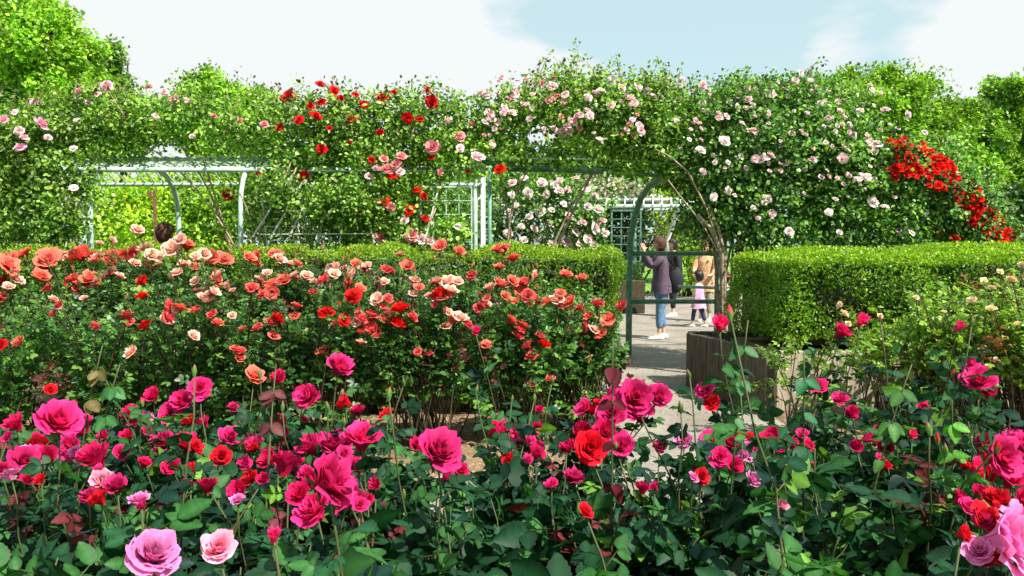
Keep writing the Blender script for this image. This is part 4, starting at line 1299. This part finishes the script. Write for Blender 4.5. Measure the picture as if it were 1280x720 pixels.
GB = [(1162, 540, 15), (1172, 552, 12), (1182, 566, 14), (1232, 577, 14), (1246, 562, 15), (1220, 590, 10), (486, 497, 14), (243, 467, 13), (353, 511, 10), (410, 511, 10), (913, 396, 17), (851, 513, 12), (178, 505, 10), (325, 470, 9), (668, 500, 10),
      (690, 478, 9), (595, 490, 10), (1215, 405, 10), (1100, 400, 8), (505, 620, 10), (960, 600, 11), (130, 470, 9), (185, 650, 14), (1206, 600, 8), (862, 470, 9), (925, 480, 9), (640, 500, 8), (505, 480, 8), (770, 560, 9), (1190, 470, 9), (430, 530, 9)]
fgb = [  # px, Y, canopy y px, width, extra, label
    (40, 1.95, 600, .34, 20, 'leftmost magenta rose bush, blooms beside the timber kerb'),
    (120, 1.45, 640, .30, 18, 'magenta rose bush at the lower left with a pale pink bloom under the darker ones'),
    (225, 2.15, 545, .34, 20, 'magenta rose bush left of centre with a tight crowd of blooms'),
    (205, 1.25, 700, .22, 14, 'rose bush with the big mauve bloom at the bottom left'),
    (300, 1.5, 690, .26, 14, 'rose bush with the pale pink bloom at the bottom, right of the mauve one'),
    (340, 2.35, 545, .34, 18, 'magenta rose bush behind, with long bare flower stalks and red-brown young leaves'),
    (420, 1.22, 670, .26, 18, 'rose bush bearing the largest magenta blooms left of centre'),
    (555, 1.5, 630, .30, 22, 'magenta rose bush at the bottom centre with one wide open bloom on top'),
    (670, 1.85, 600, .32, 18, 'small bloomed magenta rose bush right of the centre'),
    (765, 1.7, 590, .30, 22, 'magenta rose bush in front of the path with dark maroon young leaves standing above it'),
    (890, 1.85, 625, .32, 20, 'magenta rose bush in front of the wooden planter corner, one tall bud stem rising'),
    (1010, 1.75, 555, .34, 26, 'leafy magenta rose bush in front of the pale planter wall'),
    (1120, 1.65, 600, .32, 22, 'magenta rose bush with a cupped bloom and pale yellow-green shoots at its foot'),
    (1200, 1.9, 560, .32, 18, 'magenta rose bush with upright green buds near the right edge'),
    (1270, 1.25, 640, .26, 16, 'rose bush with the huge mauve-pink bloom at the bottom right corner'),
    (650, 1.15, 720, .26, 16, 'low dark rose foliage bush at the bottom centre without open blooms'),
    (850, 1.2, 700, .28, 20, 'low round-leaved rose bush at the bottom right of centre'),
    (1020, 1.15, 705, .26, 20, 'low rose bush of fresh green leaves at the bottom, left of the mauve-pink bloom'),
    (20, 1.3, 680, .24, 14, 'low dark rose bush in the bottom left corner'),
    (30, 2.75, 520, .42, 26, 'leafy magenta rose bush at the back left of the foreground bed, above the timber kerb'),
    (165, 2.8, 510, .42, 26, 'rose bush behind the tight crowd of magenta blooms at left'),
    (330, 3.0, 520, .42, 26, 'rose bush with a coral cream bloom behind the long bare flower stalks'),
    (640, 2.6, 590, .34, 16, 'thin low rose bush behind the middle of the foreground bed, before the pale path'),
    (1030, 2.7, 500, .42, 20, 'leafy rose bush against the pale planter wall, behind the cupped magenta bloom'),
    (1200, 2.8, 490, .42, 22, 'rose bush under the large magenta bloom at the right, before the planter'),
    (470, 2.3, 560, .30, 14, 'rose bush with the pointed green bud over a red bud, left of the bare ground')]
FGG = [(.008, .036, .015), (.011, .052, .019), (.028, .10, .024), (.005, .024, .016), (.10, .22, .03)]  # dark rose greens, lowered further to put foreground shade into the leaf colour
assF = {i: [] for i in range(len(fgb))}
assB = {i: [] for i in range(len(fgb))}


def nearest(px, py, Yw, lst=fgb):
    best, bd = 0, 1e9
    for i, (bx, Y, cy, wd, ex, lab) in enumerate(lst):
        xb = (bx - 640) / F * Y
        d = abs((px - 640) / F * Yw - xb) + .9 * abs(Yw - Y)
        if d < bd: best, bd = i, d
    return best


_f = np.random.default_rng(12)
for (n_, x0, y0, x1, y1) in ((34, 80, 495, 470, 640), (12, 0, 530, 110, 600), (16, 660, 490, 900, 610), (12, 900, 530, 1130, 590), (14, 1195, 545, 1280, 715), (6, 500, 540, 660, 600)):
    for _ in range(n_):
        FG.append((_f.uniform(x0, x1), _f.uniform(y0, y1), _f.uniform(16, 36), [MAG, MAG, MAGR, MAGR, CUP, REDN, MAUVE][int(_f.integers(7))]))
for (px, py, dia, ms) in FG:
    D0 = .105 if dia > 35 else (.085 if dia > 22 else .06)
    Yw = min(max(D0 * F / dia, 1.02), 2.5)
    if py > 540: Yw = max(1.12, min(Yw, 1.30 + (645 - py) / 105))
    i = nearest(px, py, Yw)
    assF[i].append((at(px, py, Yw), dia / 2 * (1.0 if dia > 60 else 1.12) * Yw / F, ms))
for (px, py, hgt) in GB:
    Yw = min(max(.022 * F / hgt, 1.5), 2.1)
    i = nearest(px, py, Yw)
    assB[i].append((at(px, py, Yw), hgt / 1.45 * Yw / F, BUD_GREEN if rng.random() < .6 else BUD_PINK))
for i, (px, Y, cy, wd, ex, lab) in enumerate(fgb):
    q = at(px, cy, Y)
    cols, wts, reds = FGG, [3, 4, 3, 2, .6], .045
    if i in (5, 9, 8): reds = .09
    if i in (12, 17): wts = [2, 3, 4, 1, 1.8]
    if Y < 1.35: reds = 0.0
    yg = {9: [(at(766, 422, 1.7), (.060, .005, .010), .72)], 0: [(at(128, 432, 1.95), (.13, .10, .04), .85), (at(150, 455, 1.95), (.04, .14, .04), .85)], 4: [(at(345, 455, 1.9), (.10, .03, .03), .85)],
          11: [(at(1005, 440, 1.75), (.02, .10, .04), .75), (at(1140, 455, 1.75), (.05, .14, .03), .8)], 10: [(at(935, 400, 1.85), (.05, .15, .05), .8)], 13: [(at(1190, 500, 1.75), (.08, .24, .03), .8)]}.get(i, ())
    bush('rose_bush', lab, 'magenta rose bushes in the foreground bed', q[0], Y, max(q[2], .45), wd, assF[i], 500 + i, True, cols, wts, extra=int(ex * 1.5), zlow=.25, size=.052 if i != 16 else .062, reds=reds, buds=assB[i],
 redcol=(.10, .018, .022), young=yg)


# ================================================================== PEOPLE
def plain(name, col, rough=.8, col2=None, scale=20):
    return mat_noise(name, tuple(c * .9 for c in col), tuple(min(1, c * 1.1) for c in col), scale, rough, c3=col2, s2=30, bump=.15)


M_SKIN = plain('skin', (.62, .36, .25), .55)
M_HAIRB = plain('brown_hair', (.075, .028, .016), .7, scale=60)
M_HAIRD = plain('black_hair', (.02, .014, .012), .45, scale=60)
M_EYE = plain('eye', (.02, .015, .012), .3)
M_LIP = plain('lip', (.45, .13, .11), .5)


def skin_eval(verts, edges, radii, sub=2, root=0):
    me = bpy.data.meshes.new('tmp')
    me.from_pydata([tuple(v) for v in verts], edges, [])
    o = bpy.data.objects.new('tmp', me)
    COL.objects.link(o)
    o.modifiers.new('s', 'SKIN')
    for i, r in enumerate(radii):
        rr = r if hasattr(r, '__len__') else (r, r)
        me.skin_vertices[0].data[i].radius = rr
        me.skin_vertices[0].data[i].use_root = (i == root)
    ss = o.modifiers.new('u', 'SUBSURF')
    ss.levels = ss.render_levels = sub
    dg = bpy.context.evaluated_depsgraph_get()
    ev = o.evaluated_get(dg).to_mesh()
    V = [tuple(v.co) for v in ev.vertices]
    Fc = [tuple(p.vertices) for p in ev.polygons]
    o.evaluated_get(dg).to_mesh_clear()
    bpy.data.objects.remove(o)
    bpy.data.meshes.remove(me)
    return V, Fc


def head_geo(c, s, yaw=0, pitch=0, n=20, m_=16):
    """head with brow, nose, lips, chin, ears; faces +x before yaw; c = centre, s = head height"""
    V, Fc = [], []
    for i in range(m_ + 1):
        th = math.pi * i / m_
        for k in range(n):
            ph = 2 * math.pi * k / n
            x, y, z = math.sin(th) * math.cos(ph), math.sin(th) * math.sin(ph), math.cos(th)
            f = max(0, x)
            jaw = max(0, -z)
            X = x * (.40 - .04 * jaw * (1 if x > 0 else 1.5)) * s
            Yy = y * (.31 - .10 * jaw ** 1.5) * s
            Z = z * .5 * s
            if f > .3:
                side = math.exp(-(y / .16) ** 2)
                X += s * .085 * side * math.exp(-((z + .15) / .14) ** 2) * f      # nose
                X += s * .028 * side * math.exp(-((z + .48) / .08) ** 2)           # lips
                X += s * .035 * side * math.exp(-((z + .80) / .14) ** 2)           # chin
                X -= s * .028 * math.exp(-((abs(y) - .36) / .14) ** 2) * math.exp(-((z - .06) / .12) ** 2)  # eye sockets
            V.append([X, Yy, Z])
    for i in range(m_):
        for k in range(n):
            a, b = i * n + k, i * n + (k + 1) % n
            Fc.append((a, a + n, b + n, b))
    for sy in (-1, 1):        # ears
        b0 = len(V)
        for i in range(5):
            a = math.pi * i / 4
            for (o1, o2) in ((0, 0), (.05, .03)):
                V.append([(-.03 - .05 * math.sin(a) - o1 * .3) * s, sy * (.29 + .02 + o2) * s, (.02 + .10 * math.cos(a)) * s])
        for i in range(4):
            Fc.append((b0 + 2 * i, b0 + 2 * i + 1, b0 + 2 * i + 3, b0 + 2 * i + 2))
    Rm = Matrix.Rotation(yaw, 3, 'Z') @ Matrix.Rotation(pitch, 3, 'Y')
    return [tuple(Rm @ Vector(v) + Vector(c)) for v in V], Fc, Rm


def ell(c, r, Rm=None, n=12, m_=8, cut=None):
    V, Fc = [], []
    keep = {}
    for i in range(m_ + 1):
        th = math.pi * i / m_
        for k in range(n):
            ph = 2 * math.pi * k / n
            V.append(Vector((math.sin(th) * math.cos(ph) * r[0], math.sin(th) * math.sin(ph) * r[1], math.cos(th) * r[2])))
    for i in range(m_):
        for k in range(n):
            f = (i * n + k, (i + 1) * n + k, (i + 1) * n + (k + 1) % n, i * n + (k + 1) % n)
            ctr = sum((V[j] for j in f), Vector()) / 4
            if cut is None or not cut(ctr): Fc.append(f)
    return [tuple((Rm @ v if Rm else v) + Vector(c)) for v in V], Fc


def person(label, loc, yaw, H, top_mat, leg_mat, shoe_mat, hair_mat, pose='stand', dress=False, hair='bob', group=None, child=False, hat=None, lean=0.0, turn=0.0, coat_len=.47, loose=1.0, step=0.06, hpitch=0.0):
    root = empty('person', loc, label, 'person', group, rz=yaw)
    hh = H * (.135 if not child else .185)
    hipz, shz, neckz = H * .50, H * (.805 if not child else .75), H * (.845 if not child else .79)
    kz, az = H * .27, H * .045
    hw, sw = H * .052, H * .105
    lx = lean
    hc = (lx + .015 * H, 0, H - hh * .5)
    # joints
    J, E, Rr = [], [], []

    def v(p, r, par=None):
        J.append(p); Rr.append(r)
        if par is not None: E.append((par, len(J) - 1))
        return len(J) - 1
    pel = v((0, 0, hipz), (.085 * H / 1.6, .10 * H / 1.6))
    wa = v((lx * .4, 0, H * .62), (.07 * H / 1.6, .095 * H / 1.6), pel)
    ch = v((lx * .8, 0, H * .74), (.08 * H / 1.6, .11 * H / 1.6), wa)
    nk = v((lx, 0, neckz), .042 * H / 1.6, ch)
    v((lx + .01, 0, H - hh * .62), .045 * H / 1.6, nk)
    legs, arms = {}, {}
    q = H / 1.6
    for sd_, st in ((1, step), (-1, -step)):
        h = v((0, sd_ * hw, hipz - .04 * q), .075 * q, pel)
        k = v((st * .6 + .01, sd_ * hw * 1.05, kz), .05 * q, h)
        a = v((st - .01, sd_ * hw * 1.1, az + .02), .034 * q, k)
        t_ = v((st + .10 * q, sd_ * hw * 1.3, .03 * q), (.036 * q, .022 * q), a)
        legs[sd_] = (h, k, a, t_)
        s = v((lx, sd_ * sw, shz), .042 * q, ch)
        if pose == 'phone':
            el = (lx + .15 * q, sd_ * sw * 1.0, shz - .15 * q)
            wr = (lx + .26 * q, sd_ * sw * .34, shz + .07 * q)
            hd = (lx + .275 * q, sd_ * sw * .28, shz + .145 * q)
            fd = np.array([.15, -sd_ * .25, 1.0])
        elif pose == 'reach':
            el = (lx + .10 * q, sd_ * sw * 1.25, shz - .24 * q)
            wr = (lx + .27 * q, sd_ * sw * 1.0, shz - .32 * q)
            hd = (lx + .35 * q, sd_ * sw * .9, shz - .33 * q)
            fd = np.array([1, -.2 * sd_, -.15])
        else:
            el = (lx - .01, sd_ * sw * 1.35, shz - .26 * q)
            wr = (lx + .05 * q, sd_ * sw * 1.45, shz - .47 * q)
            hd = (lx + .06 * q, sd_ * sw * 1.42, shz - .54 * q)
            fd = np.array([.15, 0, -1.0])
        e = v(el, .034 * q, s)
        wv = v(wr, .024 * q, e)
        hv = v(hd, (.034 * q, .018 * q), wv)
        fd = unit(fd)
        side = np.array([1.0, 0, 0]) if abs(fd[0]) < .5 else np.array([0, 1.0, 0])
        for fi, fl in enumerate((.062, .072, .068, .055)):
            base = np.array(hd) + side * ((fi - 1.5) * .018 * q) + fd * .025 * q
            m1 = base + fd * fl * .5 * q
            m2 = m1 + unit(fd + np.array([.5 if pose == 'phone' else .1, 0, .0])) * fl * .45 * q
            i1 = v(tuple(base), .0095 * q, hv); i2 = v(tuple(m1), .0085 * q, i1); v(tuple(m2), .007 * q, i2)
        tb = np.array(hd) + side * -.035 * q * (1) + fd * -.005
        i1 = v(tuple(tb), .011 * q, hv); v(tuple(tb + (fd * .6 - side * .8) * .035 * q), .008 * q, i1)
        arms[sd_] = (s, e, wv, hv)
    V, Fc = skin_eval(J, E, Rr, 1)
    HV, HF, Rm = head_geo(hc, hh, turn, hpitch)
    b = len(V)
    V += HV; Fc += [tuple(i + b for i in f) for f in HF]

    def mesh(name, V, Fc, mat, smooth=True, par=root):
        me = bpy.data.meshes.new(name)
        me.from_pydata(V, [], Fc); me.update()
        if smooth:
            for p in me.polygons: p.use_smooth = True
        return link_mesh(name, me, mat, par, world=False)
    body = mesh('body', V, Fc, M_SKIN)
    # face features
    for sy in (-1, 1):
        c = Rm @ Vector((.345 * hh, sy * .12 * hh, .03 * hh)) + Vector(hc)
        V, Fc = ell(c, (.03 * hh, .05 * hh, .028 * hh), Rm); mesh('eye', V, Fc, M_EYE)
    c = Rm @ Vector((.40 * hh, 0, -.245 * hh)) + Vector(hc)
    V, Fc = ell(c, (.03 * hh, .085 * hh, .024 * hh), Rm); mesh('mouth', V, Fc, M_LIP)
    # hair
    low = {'bob': -.5, 'short': -.12, 'long': -.95, 'tuft': -.2}[hair]

    def cut(p):
        x, z = p.x / hh, p.z / hh
        return (x > .16 and z < .20) or (x > .06 and z < .02) or z < low
    V, Fc = ell((0, 0, 0), (.50 * hh, .43 * hh, .58 * hh if hair != 'long' else .75 * hh), None, 28, 22, cut)
    g = np.random.default_rng(int(H * 1000))
    V2 = []
    for p in V:
        k = 1 + .05 * math.sin(p[1] / hh * 30 + p[2] / hh * 9) + .02 * g.normal()
        V2.append(tuple(Rm @ Vector((p[0] * k - .03 * hh, p[1] * k, p[2] * k + .01 * hh)) + Vector(hc)))
    mesh('hair', V2, Fc, hair_mat)
    if hat:
        V, Fc = ell((0, 0, 0), (.5 * hh, .43 * hh, .5 * hh), None, 20, 14, lambda p: p.z < .12 * hh)
        o_ = len(V)
        for i in range(20):
            a = 2 * math.pi * i / 20
            for (rr, zz) in ((.48, .13), (.72, .03)):
                V.append((rr * hh * math.cos(a), rr * .9 * hh * math.sin(a), zz * hh))
        Fc += [(o_ + 2 * i, o_ + 2 * i + 1, o_ + 2 * ((i + 1) % 20) + 1, o_ + 2 * ((i + 1) % 20)) for i in range(20)]
        mesh('hat', [tuple(Rm @ Vector(p) + Vector(hc)) for p in V], Fc, hat)
    # top: torso shell as a ring loft + sleeves
    V, Fc = [], []
    zb = H * coat_len
    rows = [(neckz - .005, .055, .058), (shz + .03 * q, .075, .10), (shz - .02 * q, .105, .165), (H * .74, .125, .175), (H * .64, .12, .16), (H * .55, .14 * loose, .175 * loose), (zb, .155 * loose * (1.35 if dress else 1), .19 * loose * (1.35 if dress else 1))]
    nn = 24
    for i, (z, rx, ry) in enumerate(rows):
        f = (z - hipz) / (neckz - hipz)
        for k in range(nn):
            a = 2 * math.pi * k / nn
            fold = 1 + (.07 * math.sin(a * 6 + i) * (i / 6))
            V.append((lx * max(0, f) + rx * q * math.cos(a) * fold, ry * q * math.sin(a) * fold, z + (.012 * q * math.sin(3 * a) if i == 6 else 0)))
    for i in range(len(rows) - 1):
        for k in range(nn):
            a, b = i * nn + k, i * nn + (k + 1) % nn
            Fc.append((a, a + nn, b + nn, b))
    for sd_ in (1, -1):
        s, e, wv, hv = [np.array(J[i]) for i in arms[sd_]]
        SV, SF = skin_eval([np.array([lx, sd_ * sw * .3, shz - .02 * q]), s + [0, 0, -.005], (s + e) / 2, e, (e + wv) / 2, e + (wv - e) * .94], [(0, 1), (1, 2), (2, 3), (3, 4), (4, 5)],
                           [.065 * q, .066 * q, .062 * q, .058 * q, .05 * q, .042 * q], 1)
        b = len(V); V += SV; Fc += [tuple(i + b for i in f) for f in SF]
    mesh('dress' if dress else 'top', V, Fc, top_mat)
    # trousers
    JJ, EE, RR = [(0, 0, hipz + .02)], [], [(.10 * q, .12 * q)]
    for sd_ in (1, -1):
        h, k, a, t_ = [np.array(J[i]) for i in legs[sd_]]
        b = len(JJ)
        JJ += [tuple(h), tuple((h + k) / 2), tuple(k), tuple((k + a) / 2), tuple(a + (0, 0, .07 * q))]
        RR += [.095 * q, .085 * q, .068 * q, .062 * q, .056 * q]
        EE += [(0, b), (b, b + 1), (b + 1, b + 2), (b + 2, b + 3), (b + 3, b + 4)]
    V, Fc = skin_eval(JJ, EE, RR, 1)
    mesh('trousers', V, Fc, leg_mat)
    for sd_ in (1, -1):
        a = np.array(J[legs[sd_][2]])
        V, Fc = [], []
        prof = [(-.07, .034, .055), (-.03, .042, .085), (.04, .045, .075), (.11, .046, .05), (.16, .036, .035), (.185, .01, .02)]
        for (x_, w_, h_) in prof:
            for (yy, zz) in ((-1, 0), (-1, .55), (-.6, 1), (.6, 1), (1, .55), (1, 0)):
                V.append((a[0] + x_ * q, a[1] + yy * w_ * q, .004 + zz * h_ * q))
        for i in range(5):
            for k in range(6):
                Fc.append((i * 6 + k, i * 6 + (k + 1) % 6, i * 6 + 6 + (k + 1) % 6, i * 6 + 6 + k))
        Fc += [(5, 4, 3, 2, 1, 0), tuple(30 + i for i in range(6))]
        mesh('shoe', V, Fc, shoe_mat)
    return root


M_PURPLE = plain('plum_cloth', (.085, .055, .085), col2=(.12, .08, .12))
M_JEANS = plain('denim', (.10, .19, .32), col2=(.22, .32, .45))
M_WSHOE = plain('white_shoe', (.72, .72, .70), .6)
M_BLACK = plain('black_cloth', (.02, .02, .024))
M_ORANGE = plain('tan_print', (.52, .27, .13), col2=(.75, .55, .38))
M_PINKC = plain('pink_cloth', (.62, .30, .48), col2=(.72, .42, .58))
M_NAVY = plain('navy_cloth', (.035, .045, .09))
M_REDC = plain('red_cloth', (.6, .03, .03))
M_PRINT = plain('black_white_print', (.05, .05, .055), col2=(.75, .72, .75), scale=12)
M_KHAKI = plain('khaki_cloth', (.3, .25, .18))

g1 = ground(822, 424)
w1 = person('woman in a plum top and jeans facing left, raising a phone to photograph the roses', (g1[0] + .05, g1[1], 0), math.pi, 1.60, M_PURPLE, M_JEANS, M_WSHOE, M_HAIRB, pose='phone', coat_len=.46, loose=1.08, step=.05, lean=0.02, hpitch=-.12)
# phone held in her hands (a thing of its own)
ph = empty('phone', (g1[0] + .05 - .345, g1[1], 1.46), 'dark blue phone held up in the raised hands of the woman in the plum top', 'phone')
m = MB(); m.box((ph.location[0], g1[1], 1.53), (.012, .075, .155), .12, .004); m.build('case', plain('phone_case', (.03, .035, .09), .35), ph)
m = MB(); m.box((ph.location[0] + .0085, g1[1] + .001, 1.53), (.003, .066, .142), .12); m.build('screen', plain('phone_screen', (.08, .1, .2), .15), ph)
# shoulder bag on her back
bgx = g1[0] + .05 + .22
bag = empty('shoulder_bag', (bgx, g1[1] - .03, .80), 'black shoulder bag hanging behind the woman in the plum top', 'bag')
V, Fc = ell((bgx, g1[1] - .02, .93), (.13, .10, .21), None, 16, 12)
me = bpy.data.meshes.new('pouch'); me.from_pydata(V, [], Fc); me.update()
for p in me.polygons: p.use_smooth = True
link_mesh('pouch', me, M_BLACK, bag)
m = MB(); m.tube([(bgx + .01, g1[1] - .05, 1.08), (bgx - .08, g1[1] - .11, 1.24), (bgx - .2, g1[1] - .12, 1.36), (bgx - .22, g1[1] + .02, 1.35), (bgx - .1, g1[1] + .10, 1.2), (bgx + .01, g1[1] + .06, 1.08)], .011, 6)
m.build('strap', M_BLACK, bag, True)

g2 = ground(841, 396)
person('adult in dark clothes mostly hidden behind the woman with the phone', (g2[0], g2[1], 0), math.pi * 1.1, 1.60, M_BLACK, M_BLACK, M_WSHOE, M_HAIRD, coat_len=.4, loose=1.1)
g3 = ground(881, 402)
person('woman in a tan patterned top standing behind the small girl in pink', (g3[0], g3[1], 0), -math.pi * .62, 1.53, M_ORANGE, M_KHAKI, M_WSHOE, M_HAIRB, pose='reach', coat_len=.38, loose=1.0)
g4 = ground(873, 409)
person('small girl in a pink dress and dark leggings with black hair, standing on the path', (g4[0], g4[1], 0), math.pi * .8, 1.02, M_PINKC, M_NAVY, M_WSHOE, M_HAIRD, dress=True, child=True, coat_len=.34, loose=1.0, step=.10)
g5 = ground(906, 409)
person('small child with red hat and black and white clothes at the hedge corner', (g5[0], g5[1], 0), math.pi, 1.0, M_PRINT, M_NAVY, M_WSHOE, M_HAIRD, child=True, hat=M_REDC, coat_len=.4, step=.05)
q = at(205, 290, 9.95)
person('person standing inside the pergola tunnel at left, only the brown hair showing over the roses', (q[0], 9.95, 0), math.pi * .35, 1.75, M_KHAKI, M_NAVY, M_BLACK, M_HAIRB)
